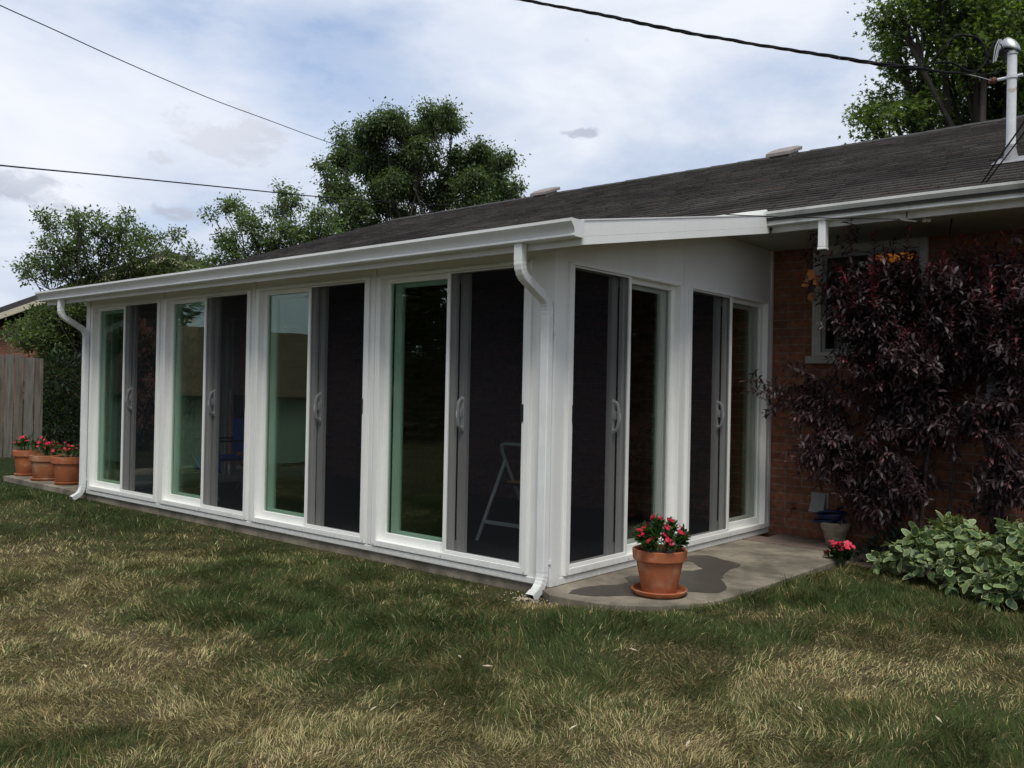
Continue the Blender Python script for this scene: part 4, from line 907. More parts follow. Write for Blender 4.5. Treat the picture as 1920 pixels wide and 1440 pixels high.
# neighbour's brick house behind the tree
def plane_pt(x, y, t): return at(x, y, t)
nb = thing('neighbour_house', tuple(at(60, 700, 24)), 'red brick neighbouring house with dark roof and cream fascia behind the left tree', 'house')
T0 = 23.
c0 = at(-330, 0, T0+3.); c1 = at(470, 0, T0+1.0)       # gable wall faces the yard
ap = at(310, 468, T0+2.); lft = at(0, 557, T0+2.3)
base_dir = unit((c1-c0)*arr(1, 1, 0)); back = unit(arr(-base_dir[1], base_dir[0], 0)); 
if np.dot(back, at(0, 700, 30)-at(0, 700, 20)) < 0: back = -back
apx = ap*arr(1, 1, 0)
def Wn(s, z, d=0): return apx+base_dir*s+back*d+arr(0, 0, z)
za = ap[2]; sl_n = (za-lft[2]+.15)/abs(np.dot(lft-ap, base_dir)); hl = 6.6; hr = 6.6
ze_l = za-.30-sl_n*hl
mb = MB()
prof = [(-hl+.5, GZ-.2), (hr-.5, GZ-.2), (hr-.5, za-.42-sl_n*(hr-.5)), (0, za-.42), (-hl+.5, za-.42-sl_n*(hl-.5))]
mb.extrude(prof, lambda a, b, t: Wn(a, b, t), .45, 9.0); mb.build('wall', BRICK2, nb)
for s_ in (-1, 1):
    mb = MB(); e = s_*hl
    mb.hexa([Wn(0, za-.16, 0), Wn(e, za-.16-sl_n*hl, 0), Wn(0, za-.16, 9.3), Wn(e, za-.16-sl_n*hl, 9.3), Wn(0, za, 0), Wn(e, za-sl_n*hl, 0), Wn(0, za, 9.3), Wn(e, za-sl_n*hl, 9.3)]); mb.build('roof', pmat('neighbour_shingle', (.055, .05, .052), .95, .3, 8, .4, 60) if s_ < 0 else D.materials['neighbour_shingle'], nb)
    mb = MB(); mb.hexa([Wn(0, za-.34, .0), Wn(e, za-.34-sl_n*hl, .0), Wn(0, za-.34, .05), Wn(e, za-.34-sl_n*hl, .05), Wn(0, za-.165, 0), Wn(e, za-.165-sl_n*hl, 0), Wn(0, za-.165, .05), Wn(e, za-.165-sl_n*hl, .05)]); mb.build('fascia', CREAM, nb)

# small garden shed and low boards in the yard (seen mirrored in the door glass)
sh = thing('garden_shed', (-10, -4, GZ), 'low pale garden shed with a brown roof, reflected in the door glass', 'shed')
mb = MB(); mb.box(-11.2, -9.1, -6.6, -2.3, GZ, 1.04); mb.build('shed_wall', SHEDW, sh)
mb = MB(); mb.hexa([(-11.3, -6.8, 1.04), (-8.95, -6.8, 1.04), (-11.3, -2.1, 1.04), (-8.95, -2.1, 1.04), (-10.3, -6.5, 2.15), (-9.9, -6.5, 2.15), (-10.3, -2.4, 2.15), (-9.9, -2.4, 2.15)]); mb.build('shed_roof', SHEDR, sh)

#==TREES==
def tree(name, label, cat, base, lobes, leafsize, per_tuft, tufts, col, alt, tmpl=T_DIAM, faces=F_DIAM, trunk=.22, droop=.3, tuftr=.3, shell=.5, group=None, fork=.35, mat=LEAF, altp=.3, bark=BARK):
    base = np.array(base, float); root = thing(name, tuple(base), label, cat, group)
    C_ = np.array([l[0] for l in lobes]); Rr = np.array([l[1] for l in lobes])
    cen = C_.mean(0); fk = base+(cen-base)*arr(.75, .75, fork); fk[:2] = base[:2]+(cen-base)[:2]*.3
    mb = MB(); mb.tube([base-arr(0, 0, .2), base+arr(0, 0, .15), base+(fk-base)*.5+rng.normal(0, .05, 3), fk], [trunk*1.5, trunk*1.1, trunk*.85, trunk*.7], 10)
    mb.build('trunk', bark, root, smooth=True)
    mb = MB(); allP, allD, allS = [], [], []
    for c, r in zip(C_, Rr):
        p1 = fk+(c-fk)*.45+rng.normal(0, .08*np.linalg.norm(c-fk), 3)+arr(0, 0, .05*np.linalg.norm(c-fk))
        w = trunk*.42*min(1, r*.8+.35); mb.tube([fk-arr(0, 0, .05), p1, c-(c-fk)*.08, c], [w, w*.6, w*.35, w*.2], 6)
        nt = max(4, int(tufts*r*r)); u = rand_unit(nt)*(shell+(1-shell)*rng.random((nt, 1))**.6)
        tp = c+u*r*arr(1.05, 1.05, .9)
        for q in tp:
            s0 = c+(p1-c)*rng.uniform(0, .35); m = (s0+q)/2+rng.normal(0, .06*r, 3)+arr(0, 0, .05*r)
            mb.tube([s0, m, q], [w*.16+.004, w*.10+.003, .003], 4, cap=False)
        n = per_tuft; k = np.repeat(np.arange(nt), n); sz = tuftr*rng.uniform(.55, 1.35, nt)
        along = rng.random((len(k), 1))**.7
        P = tp[k]*(1)+rng.normal(0, .42, (len(k), 3))*sz[k][:, None]*arr(1, 1, .75)
        P = P-(tp[k]-c)*(.15*along)
        allP.append(P); allD.append(unit(P-tp[k])*.6+unit(P-c)*.3+rand_unit(len(k))*.7-arr(0, 0, droop)); allS.append(leafsize*rng.uniform(.6, 1.25, len(k)))
    mb.build('branch', bark, root, smooth=True)
    P = np.concatenate(allP); Dd = np.concatenate(allD); Sz = np.concatenate(allS)
    cl = rcol(len(P), col, .25, alt, altp)
    S_ = leaves(P, Dd, arr(0, 0, 1)[None]+rng.normal(0, .5, (len(P), 3)), Sz, tmpl, faces, cl)
    fast_mesh('crown', *S_[:3], mat, S_[3], parent=root)
    return root
def L_(t, lst, dz=1.3):
    out = []
    for x, y, r in lst:
        tt = t+rng.uniform(-dz, dz); out.append((at(x, y, tt), r*tt/FPX))
    return out
def gbase(px, t): p = at(px, 800, t); return (p[0], p[1], GZ)
big = tree('broadleaf_tree', 'big round dark green tree rising behind the house ridge', 'tree', gbase(790, 30),
     L_(30, [(690, 262, 36), (722, 222, 24), (700, 240, 26), (745, 232, 26), (768, 250, 30), (806, 208, 20), (835, 212, 20), (850, 232, 20), (812, 240, 26), (640, 300, 30), (662, 285, 20), (700, 312, 40), (745, 305, 36), (790, 292, 40), (862, 300, 30), (898, 285, 26), (915, 310, 30), (945, 300, 20), (885, 345, 36), (640, 355, 32), (665, 390, 30), (718, 375, 36), (770, 350, 36), (820, 378, 38), (935, 345, 28), (955, 370, 22), (970, 345, 12), (618, 330, 14), (640, 250, 10), (638, 268, 12), (612, 372, 12), (690, 425, 32), (755, 415, 38), (880, 392, 34), (640, 415, 26), (925, 385, 24), (600, 310, 8), (735, 345, 30), (840, 340, 30)], 1.6),
     .108, 68, 128, (.082, .118, .050), (.13, .18, .062), droop=.6, tuftr=.35, trunk=.17, shell=.2)
mid = tree('small_tree', 'light green loose tree just left of the big tree', 'tree', gbase(520, 23.5),
     L_(23.5, [(535, 352, 17), (548, 375, 24), (525, 395, 28), (445, 395, 26), (418, 388, 16), (400, 400, 10), (470, 425, 36), (515, 440, 34), (565, 425, 36), (605, 410, 26), (595, 445, 34), (425, 445, 28), (435, 480, 34), (490, 480, 44), (560, 470, 44), (620, 440, 26), (400, 500, 30), (640, 460, 28)], .9),
     .09, 50, 105, (.105, .15, .062), (.16, .21, .08), droop=.15, tuftr=.24, trunk=.14, shell=.35)
lft_t = tree('small_tree', 'wide spreading apple tree with small leaves in front of the neighbouring roof at left', 'tree', gbase(190, 19),
     L_(19, [(82, 405, 10), (100, 420, 20), (150, 410, 24), (145, 435, 26), (190, 425, 30), (225, 432, 26), (265, 440, 22), (240, 405, 7), (95, 462, 24), (75, 492, 24), (50, 500, 14), (140, 470, 36), (200, 470, 36), (255, 470, 32), (300, 452, 16), (335, 440, 10), (320, 480, 20), (360, 470, 12), (365, 505, 22), (120, 510, 34), (62, 522, 18),
            (180, 520, 44), (250, 520, 44), (315, 515, 34), (160, 570, 44), (120, 560, 34), (95, 600, 40), (60, 620, 28), (150, 615, 38), (100, 640, 38), (130, 650, 40), (200, 580, 40), (150, 680, 24), (110, 600, 44), (75, 640, 30), (15, 625, 16), (35, 640, 18), (140, 640, 40), (110, 670, 34), (135, 590, 30)], .7),
     .076, 54, 150, (.092, .132, .054), (.16, .20, .075), droop=.05, tuftr=.22, trunk=.13, shell=.3)
rgt = tree('maple_tree', 'tall maple tree towering behind the roof at the right edge', 'tree', gbase(1850, 15),
     L_(15, [(1690, 25, 45), (1740, 5, 50), (1790, 30, 50), (1850, 20, 60), (1920, 40, 60), (1672, 75, 32), (1690, 115, 34), (1760, 85, 34), (1830, 95, 60), (1900, 110, 60), (1720, 160, 38), (1780, 165, 52), (1850, 180, 60), (1925, 180, 60), (1655, 190, 30), (1618, 212, 20), (1645, 225, 30), (1710, 215, 46), (1780, 235, 50), (1870, 240, 50), (1640, 248, 22), (1760, -70, 60), (1860, -60, 70), (1960, 30, 80), (1970, 150, 80), (1990, -80, 90)], 1.1),
     .098, 52, 165, (.080, .122, .034), (.18, .24, .055), T_MAP, F_MAP, trunk=.32, droop=.25, tuftr=.27, shell=.35)
def copy_tree(src, loc, sc, rz, label, group=None):
    r = src.copy(); COL.objects.link(r); r.location = loc; r.scale = (sc,)*3; r.rotation_euler = (0, 0, rz); r['label'] = label
    if group: r['group'] = group
    for ch in list(src.children): c = ch.copy(); COL.objects.link(c); c.parent = r
    return r
gback = 'trees along the far side of the yard'
for i, (x, y, s_, a, lb) in enumerate(((9, -17, 1.15, .5, 'large tree across the lawn behind the viewer at right'), (2, -19, 1.2, 2, 'large tree across the lawn behind the viewer'), (-5, -20, 1.3, 3.3, 'large tree across the lawn facing the sunroom middle'), (16, -9, 1.2, 1.2, 'large tree beside the lawn to the right'), (19, 3, 1.1, 2.2, 'large tree beside the house end at right'))):
    copy_tree(big, (x, y, GZ), s_, a, lb, gback)
def bush(name, label, cat, base, lobes, leafsize, dens, col, alt, mat=LEAF, tmpl=T_ELL, faces=F_ELL, group=None, altp=.3, zdir=.3):
    base = np.array(base, float); root = thing(name, tuple(base), label, cat, group); mb = MB(); Ps, Ds = [], []
    for c, r in lobes:
        c = np.array(c, float); mb.tube([base, (base+c)/2+rng.normal(0, .05, 3), c], [.012, .008, .004], 5)
        n = int(dens*r*r); u = rand_unit(n); k = rng.uniform(.35, 1.05, (n, 1)); P = c+u*k*r*arr(1, 1, .9); Ps.append(P); Ds.append(u+rand_unit(n)*.6+arr(0, 0, zdir))
    mb.build('stem', STEMM, root); P = np.concatenate(Ps); ok = P[:, 2] > base[2]+.01; P = P[ok]; Dd = np.concatenate(Ds)[ok]
    S_ = leaves(P, Dd, arr(0, 0, 1)[None]+rng.normal(0, .4, (len(P), 3)), leafsize*rng.uniform(.6, 1.2, len(P)), tmpl, faces, rcol(len(P), col, .3, alt, altp))
    fast_mesh('foliage', *S_[:3], mat, S_[3], parent=root); return root
hb = gbase(112, 18.2)
bush('hedge_bush', 'dark dense hedge bush between the fence end and the far downspout', 'bush', hb, [((hb[0]+dx*.5, hb[1]+dx*.85, GZ+z), r) for dx, z, r in ((-.5, .4, .5), (0, .45, .55), (.5, .45, .55), (-.3, 1.0, .5), (.3, 1.0, .55), (.8, .9, .5), (0, 1.5, .45), (.6, 1.5, .45))], .085, 4200, (.016, .03, .014), (.03, .05, .02))
hb = gbase(60, 21.0)
bush('hedge_bush', 'dark hedge bush behind the wooden fence in front of the neighbouring wall', 'bush', hb, [((hb[0]+dx*.5, hb[1]+dx*.85, GZ+z), r) for dx, z, r in ((.3, .5, .6), (1.0, .5, .6), (1.7, .5, .6), (.4, 1.2, .6), (1.1, 1.3, .6), (1.8, 1.2, .6), (1.4, 1.9, .5), (.7, 1.9, .5))], .10, 2600, (.02, .035, .016), (.04, .06, .022))
yb_ = bush('yard_thicket', 'tall dense leafy thicket across the yard, mirrored in the door glass', 'thicket', (-13.4, -11.6, GZ), [((-13.4+a, -11.6+b, z), r) for a, b, z, r in ((-1, .4, .8, 1.1), (.9, -.2, .8, 1.2), (0, .5, 2.2, 1.3), (-1.5, 0, 2.2, 1.1), (1.5, .2, 2.2, 1.2), (-.8, 0, 3.6, 1.2), (.9, .3, 3.7, 1.3), (0, 0, 4.9, 1.1), (2.2, 0, 3.2, .8))], .22, 900, (.04, .065, .028), (.08, .11, .04), tmpl=T_DIAM, faces=F_DIAM)
yb_['group'] = gback
for x, y, s_, a, lb in ((-18.6, -6.9, .95, .6, 'dense thicket close behind the shed'), (-24, -8, 1.2, 4.0, 'dense thicket farther behind the shed'), (-10.4, -13.6, 1.2, 5.0, 'dense thicket at the far corner of the yard'), (-16.5, -14.5, 1.15, 2.0, 'dense thicket between the shed and the yard corner'), (-5.5, -15, 1.2, 1.2, 'dense thicket behind the lawn middle')):
    copy_tree(yb_, (x, y, GZ), s_, a, lb, gback)
hb = gbase(255, 17.0)
bush('hedge_bush', 'dark hedge bush beyond the far end of the sunroom', 'bush', hb, [((hb[0]+dx*.5, hb[1]+dx*.85, GZ+z), r) for dx, z, r in ((-.8, .5, .6), (0, .5, .6), (.8, .5, .6), (-.5, 1.2, .6), (.3, 1.3, .6), (1.0, 1.2, .6), (-.2, 1.9, .5), (.6, 1.9, .5), (-1.4, .6, .6), (-1.4, 1.4, .5))], .10, 2600, (.02, .035, .016), (.04, .06, .022))
# scraps of dry leaf lying on the lawn
scrap = pmat('dry_leaf', (.50, .43, .30), .8, .2, 60)
for i, (x, y, l_) in enumerate(((914, 1250, .05), (1187, 1219, .045), (884, 1115, .02), (893, 1112, .018), (862, 1232, .03), (610, 1238, .03), (1075, 1365, .045), (700, 1330, .035), (330, 1290, .04), (1500, 1330, .04), (1290, 1395, .035), (1640, 1290, .03), (450, 1395, .04), (160, 1250, .04), (1760, 1350, .04))):
    p = on(2, GZ+.035, x, y); a = rng.uniform(0, 6.28); d_ = arr(math.cos(a), math.sin(a), rng.uniform(-.1, .3)); sd2 = arr(-math.sin(a), math.cos(a), rng.uniform(-.3, .3)); v_ = [p-d_*l_*.5, p+sd2*l_*.18+arr(0, 0, .004), p+d_*l_*.5+arr(0, 0, .006), p-sd2*l_*.16+arr(0, 0, .006), p+arr(0, 0, -.002)]
    mb = MB(); mb.v = [tuple(q) for q in v_]; mb.f = [(0, 1, 4), (1, 2, 4), (2, 3, 4), (3, 0, 4)]; lf_ = mb.build('fallen_leaf', scrap, origin=p)
    so2 = lf_.modifiers.new('thick', 'SOLIDIFY'); so2.thickness = .0012
    tag(lf_, 'pale curled scrap of dry leaf lying on the lawn', 'fallen leaf', 'dry leaf scraps on the lawn')
#==PLANTS==
# purple leaf shrub against the brick wall
shb = thing('purple_leaf_shrub', (1.55, 2.72, GZ), 'tall dark purple leaved shrub with red shoot tips in front of the window', 'shrub')
sb = [arr(1.22, 2.72, GZ), arr(1.55, 2.80, GZ), arr(1.90, 2.72, GZ), arr(1.42, 2.62, GZ)]
tips = []
for x, y, yy in ((1592, 424, 2.35), (1518, 447, 2.5), (1503, 512, 2.5), (1660, 468, 2.4), (1706, 428, 2.4), (1695, 470, 2.45), (1803, 445, 2.5), (1830, 452, 2.45), (1882, 440, 2.5), (1628, 500, 2.3), (1735, 500, 2.4), (1575, 505, 2.3), (1850, 480, 2.4), (1900, 470, 2.4), (1560, 470, 2.5), (1770, 480, 2.5), (1600, 560, 2.3), (1700, 620, 2.2), (1535, 520, 2.5), (1925, 470, 2.5), (1640, 440, 2.6)):
    tips.append((on(1, yy, x, y), 0, 1.0))
r_ = np.random.default_rng(12)
for i in range(190):
    x = r_.uniform(1562, 1960); y = 475+abs(r_.normal(0, 1))*130+max(0, 1600-x)*.9; yy = r_.uniform(2.25, 2.95)
    if y > 800: y = r_.uniform(520, 760)
    if 1740 < x < 1845 and y > 720: continue
    tips.append((on(1, yy, x, y), 0, .5))
for i in range(74):
    x = r_.uniform(1455, 1720); y = r_.uniform(720, 960); yy = r_.uniform(2.35, 2.95)
    if x < 1560 and y > 880: continue
    tips.append((on(1, yy, x, y), 1, .25))
for i in range(34):
    tips.append((on(1, r_.uniform(2.3, 2.9), r_.uniform(1680, 1800), r_.uniform(540, 720)), 0, .3))
for i in range(24):
    x = r_.uniform(1845, 1950); y = r_.uniform(760, 980); tips.append((on(1, r_.uniform(2.4, 2.95), x, y), 1, .25))
for i in range(18):
    tips.append((on(1, r_.uniform(2.35, 2.9), r_.uniform(1710, 1870), r_.uniform(730, 850)), 1, .2))
for i in range(16):
    tips.append((on(1, r_.uniform(2.5, 2.9), r_.uniform(1600, 1740), r_.uniform(930, 1010)), 1, .1))
for x, y in ((1374, 716), (1395, 735), (1470, 690), (1490, 705), (1455, 760), (1430, 745)): tips.append((on(1, 2.55, x, y), 1, .2))
mb = MB(); PP, DD, SS, CC = [], [], [], []
forks = [on(1, yy, x, y) for x, y, yy in ((1640, 800, 2.68), (1690, 770, 2.6), (1735, 820, 2.75), (1752, 770, 2.62), (1800, 800, 2.7), (1850, 790, 2.72), (1900, 760, 2.66), (1610, 870, 2.7), (1700, 900, 2.6), (1890, 900, 2.7), (1830, 700, 2.75), (1660, 700, 2.72))]
for f_ in forks:
    b = sb[int(np.argmin([np.linalg.norm((f_-q)[:2]) for q in sb]))]; m = b+(f_-b)*arr(.25, .3, .55); u = np.linspace(0, 1, 9)[:, None]
    mb.tube((1-u)**2*b+2*u*(1-u)*m+u*u*f_+r_.normal(0, .004, (9, 3)), list(np.linspace(.017, .009, 9)), 7)
for tp, kind, red in tips:
    b = min((q for q in forks if q[2] < tp[2]-.02 or kind == 1), key=lambda q: np.linalg.norm((tp-q)*arr(1.6, 1, .8))+.08*r_.random(), default=forks[7])
    Lg = np.linalg.norm(tp-b); hor = (tp-b)*arr(1, 1, 0)
    if kind == 0:
        m1 = b+hor*r_.uniform(.2, .6)+arr(0, 0, (tp[2]-b[2])*.34); m2 = b+hor*r_.uniform(.6, 1.05)+arr(r_.normal(0, .04), 0, (tp[2]-b[2])*.68)
    else:
        m1 = b+hor*.25+arr(0, 0, (tp[2]-b[2])*.55+.12); m2 = b+hor*.65+arr(0, 0, (tp[2]-b[2])*.92+.10)
    u = np.linspace(0, 1, 15)[:, None]; pts = (1-u)**3*b+3*u*(1-u)**2*m1+3*u*u*(1-u)*m2+u**3*tp
    pts[1:-1] += r_.normal(0, .006, (13, 3)); th = .0065
    mb.tube(pts, list(np.linspace(th, .0014, 15)), 5)
    sg = np.r_[0, np.cumsum(np.linalg.norm(np.diff(pts, axis=0), axis=1))]; lf = min(sg[-1]*.97, r_.uniform(.45, 1.0)); n = int(lf/.0125)
    sgs = sg[-1]-lf*np.linspace(0, 1, n); Pn = np.stack([np.interp(sgs, sg, pts[:, i]) for i in range(3)], 1); ax = unit(pts[-1]-pts[-4])
    an = np.arange(n)*2.4+r_.random()*6; fr = np.linspace(1, 0, n)
    a1 = unit(np.cross(ax, arr(.2, .9, .3))); a2 = np.cross(ax, a1)
    rad = a1*np.cos(an)[:, None]+a2*np.sin(an)[:, None]
    d = rad*(.75+.35*(1-fr))[:, None]+ax*(.15+.9*fr**3)[:, None]+r_.normal(0, .18, (n, 3))+arr(0, 0, -.15)
    PP.append(Pn); DD.append(d); sz = .076*r_.uniform(.7, 1.2, n)*(1-.45*fr**6); SS.append(sz)
    c = np.array([.070, .038, .042])[None]*(1+r_.normal(0, .35, (n, 1)))*(1+r_.normal(0, .08, (n, 3)))
    c2 = np.array([.42, .035, .05]); w_ = np.clip((fr-.78)/.2, 0, 1)[:, None]*red*.8*r_.uniform(.5, 1.); c = c*(1-w_)+c2*w_
    c3 = r_.random(n) < .05; c[c3] = np.array([.06, .05, .03]); CC.append(np.clip(c, .004, 1))
    for _ in range(5 if kind == 0 else 5):            # short side twigs
        k = r_.integers(n//5, n); q = Pn[k]; dd = unit(rad[k]+ax*.7+arr(0, 0, .3)); l2 = r_.uniform(.10, .26); e = q+dd*l2
        mb.tube([q, (q+e)/2+arr(0, 0, -.005), e], [.0022, .0018, .001], 4); n2 = int(l2/.013); f2 = np.linspace(.15, 1, n2)[:, None]
        P2 = q+(e-q)*f2; a2n = np.arange(n2)*2.4; b1 = unit(np.cross(dd, arr(.1, .3, .9))); b2 = np.cross(dd, b1)
        PP.append(P2); DD.append(b1*np.cos(a2n)[:, None]+b2*np.sin(a2n)[:, None]+dd*.5+r_.normal(0, .2, (n2, 3))-arr(0, 0, .12)); SS.append(.068*r_.uniform(.7, 1.15, n2))
        CC.append(np.clip(np.array([.062, .041, .046])[None]*(1+r_.normal(0, .35, (n2, 1))), .004, 1))
mb.build('stem', STEMM, shb, smooth=True)
P = np.concatenate(PP); Dd = np.concatenate(DD); ok = P[:, 1] < 3.10
T_CH = np.array([[0, 0, 0], [.28, .13, .045], [.66, .155, .02], [1, 0, -.20], [.66, -.155, .02], [.28, -.13, .045], [.32, 0, .0], [.70, 0, -.03]])
F_CH = [(0, 1, 6), (1, 2, 7, 6), (2, 3, 7), (3, 4, 7), (4, 5, 6, 7), (5, 0, 6)]
S_ = leaves(P[ok], Dd[ok], arr(0, 0, 1)[None]+rng.normal(0, .3, (ok.sum(), 3)), np.concatenate(SS)[ok], T_CH, F_CH, np.concatenate(CC)[ok])
fast_mesh('foliage', *S_[:3], PURPLE, S_[3], parent=shb)

# variegated shrub
vg = thing('variegated_shrub', (1.85, 1.98, GZ), 'low shrub with green and cream edged leaves at the edge of the lawn', 'shrub')
lob = [(1660, 1058, 2.28, .075), (1690, 1045, 2.25, .10), (1735, 1025, 2.2, .13), (1780, 1000, 2.2, .11), (1800, 1015, 2.1, .12), (1745, 1065, 2.1, .12), (1800, 1060, 1.95, .14), (1850, 1045, 2.0, .15), (1900, 1035, 2.0, .15), (1940, 1030, 2.0, .16), (1850, 1095, 1.8, .12), (1900, 1095, 1.8, .13), (1800, 1095, 1.85, .08), (1870, 1120, 1.72, .075), (1905, 1005, 2.15, .10), (1950, 1090, 1.8, .15), (1985, 1050, 1.9, .18)]
ang = np.linspace(0, 2*math.pi, 11)[:-1]
def ov(k): 
    out = []
    for a in ang:
        x = .5-.5*math.cos(a); y = .36*math.sin(a)*(1.12-.45*x)*(1.0); out.append((.5+(x-.5)*k, y*k*(.95 if k < 1 else 1), .05*math.sin(a*3)*.25*k+.10*abs(y)*k-.22*max(0, x-.5)**1.5))
    return out
T_V = np.array(ov(1.)+ov(.87)+ov(.87)); T_V[20:, 2] += .002
F_V = [(i, (i+1) % 10, 10+(i+1) % 10, 10+i) for i in range(10)]+[tuple(range(20, 30))]
PP, DD, UU = [], [], []
mb = MB()
for x, y, yy, r in lob:
    c = on(1, yy, x, y); mb.tube([arr(c[0]*.9+.19, yy+.15, GZ), c+arr(0, .03, -.3*r), c], [.005, .004, .002], 5)
    n = int(6800*r*r)+18; u = rand_unit(n, -.55, 1); k = rng.uniform(.55, 1.08, (n, 1)); PP.append(c+u*k*r*1.05); DD.append(u*arr(1, 1, .3)+rand_unit(n)*.95+arr(0, 0, -.30)); UU.append(u*.6+arr(0, 0, .7)+rng.normal(0, .45, (n, 3)))
for i in range(16):
    k = rng.integers(0, len(lob)); x, y, yy, r = lob[k]; c = on(1, yy, x, y); a = rand_unit(1, -.2, 1)[0]
    mb.tube([c-a*r*.4, c+a*r, c+a*r*1.3-arr(0, 0, .02)], [.003, .0025, .0015], 5)
mb.build('stem', GSTEM, vg, smooth=True)
P = np.concatenate(PP); Dd = np.concatenate(DD); Uu = np.concatenate(UU); ok = P[:, 2] > GZ+.005; P, Dd, Uu = P[ok], Dd[ok], Uu[ok]; n = len(P)
cg = rcol(n, (.115, .18, .085), .3, (.18, .25, .12), .35); cw = rcol(n, (.44, .48, .24), .18, (.36, .43, .12), .4)
plain = rng.random(n) < .07; cw[plain] = cg[plain]
vc = np.concatenate([np.repeat(cw[:, None], 20, 1), np.repeat(cg[:, None], 10, 1)], 1)
S_ = leaves(P, Dd, Uu, .064*rng.uniform(.45, 1.45, n), T_V, F_V, cg, vc)
fast_mesh('foliage', *S_[:3], VARIEG, S_[3], parent=vg)
PP = []
for x, y, yy, n, r in ((1793, 972, 2.2, 240, .035), (1762, 982, 2.2, 220, .035), (1780, 990, 2.2, 160, .03), (1790, 1000, 2.12, 120, .03), (1848, 1030, 1.95, 260, .045), (1868, 1045, 1.92, 220, .04), (1905, 1050, 1.9, 240, .04), (1915, 1030, 1.9, 150, .03), (1820, 1050, 1.9, 120, .03), (1800, 1125, 1.78, 130, .03)):
    c = on(1, yy, x, y); PP.append(c+rng.normal(0, 1, (n, 3))*arr(r, r*.8, r*.42)+arr(0, -.05, .0))
P = np.concatenate(PP); n = len(P)
S_ = leaves(P, rand_unit(n)+arr(0, 0, .6), rand_unit(n), .013*rng.uniform(.6, 1.3, n), T_DIAM, F_DIAM, rcol(n, (.20, .23, .05), .3, (.10, .15, .04), .35))
fast_mesh('flower_cluster', *S_[:3], LEAF, S_[3], parent=vg)
# dark green bush left of it, a small red flowering plant, weedy sprigs
bush('green_bush', 'low dark blue green leafy plant between the purple shrub and the cream edged shrub', 'plant', (1.2, 2.62, GZ), [(on(1, 2.62, x, y), r) for x, y, r in ((1625, 1040, .10), (1660, 1025, .13), (1700, 1015, .13), (1640, 1065, .09), (1690, 1050, .12), (1735, 1020, .1))], .055, 9000, (.014, .034, .020), (.02, .05, .025), altp=.3, tmpl=T_ELL)
im = thing('red_flower_plant', (.965, 2.28, GZ), 'small dark leaved plant with coral red flowers at the grass edge beside the slab', 'flowers')
flowering(im, (.965, 2.27, GZ+.02), .12, .17, 620, 20, .045, .027, (.80, .06, .12), (.012, .028, .012), 22)
sp = thing('weedy_sprig', tuple(on(2, GZ, 1890, 1080)+arr(-.35, .9, 0)), 'thin pale sprig standing in front of the brick wall above the cream edged shrub', 'plant')
mb = MB(); PP, DD = [], []
for x0, x1, y1 in ((1872, 1876, 985), (1885, 1898, 965), (1868, 1862, 1010)):
    a = on(1, 2.6, x0, 1080); b = on(1, 2.55, x1, y1); mb.tube([a, (a+b)/2+arr(.01, 0, 0), b], [.003, .002, .001], 5)
    t_ = rng.uniform(.35, 1, (26, 1)); PP.append(a+(b-a)*t_); DD.append(rand_unit(26)*arr(1, 1, .2)+arr(0, 0, -.4))
mb.build('stem', GSTEM, sp); P = np.concatenate(PP); n = len(P); S_ = leaves(P, np.concatenate(DD), arr(0, 0, 1)[None]+rng.normal(0, .2, (n, 3)), .04*rng.uniform(.7, 1.2, n), T_ELL*arr(1, .5, 1), F_ELL, rcol(n, (.10, .14, .08), .2))
fast_mesh('foliage', *S_[:3], LEAF, S_[3], parent=sp)

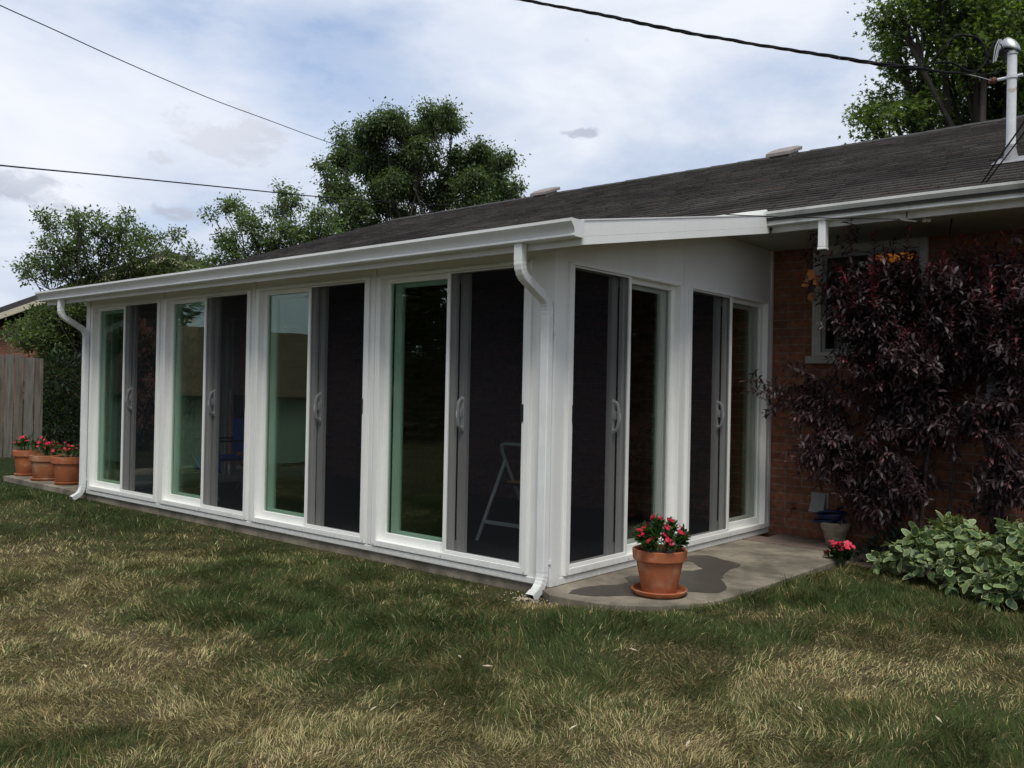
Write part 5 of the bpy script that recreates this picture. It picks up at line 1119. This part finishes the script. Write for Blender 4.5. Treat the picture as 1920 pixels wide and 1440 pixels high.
#==GRASS==
def inpoly(x, y, pl):
    c = np.zeros(len(x), bool); n = len(pl)
    for i in range(n):
        (x1, y1), (x2, y2) = pl[i], pl[(i+1) % n]
        k = ((y1 > y) != (y2 > y)) & (x < (x2-x1)*(y-y1)/((y2-y1)+1e-12)+x1); c ^= k
    return c
bed = [(.98, 2.46), (1.3, 2.33), (1.9, 2.10), (2.6, 1.88), (5, 1.62), (5, 3.14), (.95, 3.14)]
def lawn(n, r0, r1, spread, width, hmul, seed):
    r_ = np.random.default_rng(seed)
    rr = np.sqrt(r_.uniform(r0*r0, r1*r1, n)); th = YAW+r_.uniform(-spread, spread, n)
    x = CAM[0]+rr*np.sin(th); y = CAM[1]+rr*np.cos(th)
    ok = ~inpoly(x, y, poly) & ~inpoly(x, y, bed) & ~((y > -.005) & (x > -8.86) & (x < .0)) & (y < 3.1+(x < -9.7)*30) 
    ok &= ~((x > -.30) & (x < .16) & (y > -.23) & (y < .0) & (r_.random(n) < .72))
    x, y, rr = x[ok], y[ok], rr[ok]; n = len(x); g = greenness(x, y); z = hgt(x, y)
    tuft = fbm(x, y, .13, 41, 3); dist_front = np.minimum(1, .35+np.abs(np.minimum(y, 0))*2.2)
    h = (.035+.015*g)*(.35+1.35*tuft)*r_.uniform(.55, 1.35, n)*hmul*np.where(x < .3, dist_front, 1)
    lay = (fbm(x, y, .42, 51, 3)*5*math.pi)+r_.normal(0, .85, n); ld = np.stack([np.cos(lay), np.sin(lay), 0*lay], 1)
    a = np.clip(r_.normal(.75, .38, n)+(.45-g)*.3, .02, 1.5); b = np.clip(a+r_.uniform(.2, .9, n), 0, 1.75); up = arr(0, 0, 1)
    p0 = np.stack([x, y, z-.004], 1); p1 = p0+(h*.5)[:, None]*(up*np.cos(a)[:, None]+ld*np.sin(a)[:, None]); p2 = p1+(h*.62)[:, None]*(up*np.cos(b)[:, None]+ld*np.sin(b)[:, None])
    wa = r_.uniform(0, 2*math.pi, n); wd = np.stack([np.cos(wa), np.sin(wa), 0*wa], 1); wv_ = wd*(width*r_.uniform(.6, 1.25, n)/2)[:, None]
    V = np.stack([p0-wv_, p0+wv_, p1-wv_*.85, p1+wv_*.85, p2], 1)
    base = (np.arange(n)*5)[:, None]; lo = np.concatenate([base+np.array([0, 1, 3, 2]), base+np.array([2, 3, 4])], 1).ravel(); sz = np.tile([4, 3], n)
    u = r_.random(n); g2 = g+(fbm(x, y, .10, 61, 2)-.5)*.55; ps = np.clip(.56-.86*g2, .03, .66); pb = np.clip(.28-.18*g+(fbm(x, y, .5, 81, 2)-.5)*.5, .04, .45)
    c = np.array([.085, .122, .034])[None]*(1-.30*g[:, None])*(1+r_.normal(0, .22, (n, 1)))*(1+r_.normal(0, .07, (n, 3)))
    s = u < ps; c[s] = (np.array([.53, .45, .225])*(1+r_.normal(0, .28, (n, 1)))*(1+r_.normal(0, .05, (n, 3))))[s]
    s = (u >= ps) & (u < ps+pb); c[s] = (np.array([.22, .155, .070])*(1+r_.normal(0, .25, (n, 1))))[s]
    s = r_.random(n) < .006; c[s] = np.array([.55, .48, .30])
    lush = np.clip((g-.55)*1.6, 0, 1)[:, None]; c = c*(1-lush*.25)+np.array([.035, .080, .022])*lush*.25
    c = np.clip(c, .004, .8)
    return V.reshape(-1, 3), lo, sz, np.repeat(c[:, None], 5, 1).reshape(-1, 3)
sets = [lawn(210000, 2.2, 4.2, .78, .0023, 1.0, 1), lawn(260000, 4.2, 7.2, .72, .0031, 1.0, 2), lawn(190000, 7.2, 12, .72, .0048, 1.0, 3), lawn(90000, 12, 22, .75, .009, 1.15, 4), lawn(30000, .3, 2.4, 1.6, .0032, 1.0, 6)]
S_ = join_leaf(sets)
gs = fast_mesh('grass', *S_[:3], BLADE, S_[3], origin=(0, 0, 0))
tag(gs, 'lawn of mixed dark green and dry straw coloured grass', 'grass', kind='stuff')
# pebbles and bare soil where the near downspout drains
mb = MB(); r_ = random.Random(9)
for i in range(130):
    a = r_.uniform(0, 6.28); q = abs(r_.gauss(0, .075)); c = (-.03+q*1.2*math.cos(a), -.19+q*.75*math.sin(a)); s = r_.uniform(.004, .009); z = GZ+.018+r_.uniform(0, .006)
    n0 = len(mb.v); mb.v += [(c[0]+s*dx*r_.uniform(.7, 1.2), c[1]+s*dy*r_.uniform(.7, 1.2), z+s*dz) for dx, dy, dz in ((1, 0, 0), (-1, 0, 0), (0, 1, 0), (0, -1, 0), (0, 0, .7), (0, 0, -.7))]
    for f in ((0, 2, 4), (2, 1, 4), (1, 3, 4), (3, 0, 4), (2, 0, 5), (1, 2, 5), (3, 1, 5), (0, 3, 5)): mb.f.append(tuple(n0+k for k in f))
pb = mb.build('gravel', pmat('pale_gravel', (.36, .31, .22), .9, .35, 50), smooth=True, origin=(0, -.16, GZ)); tag(pb, 'patch of pale gravel and bare soil below the near downspout', 'gravel', kind='stuff')
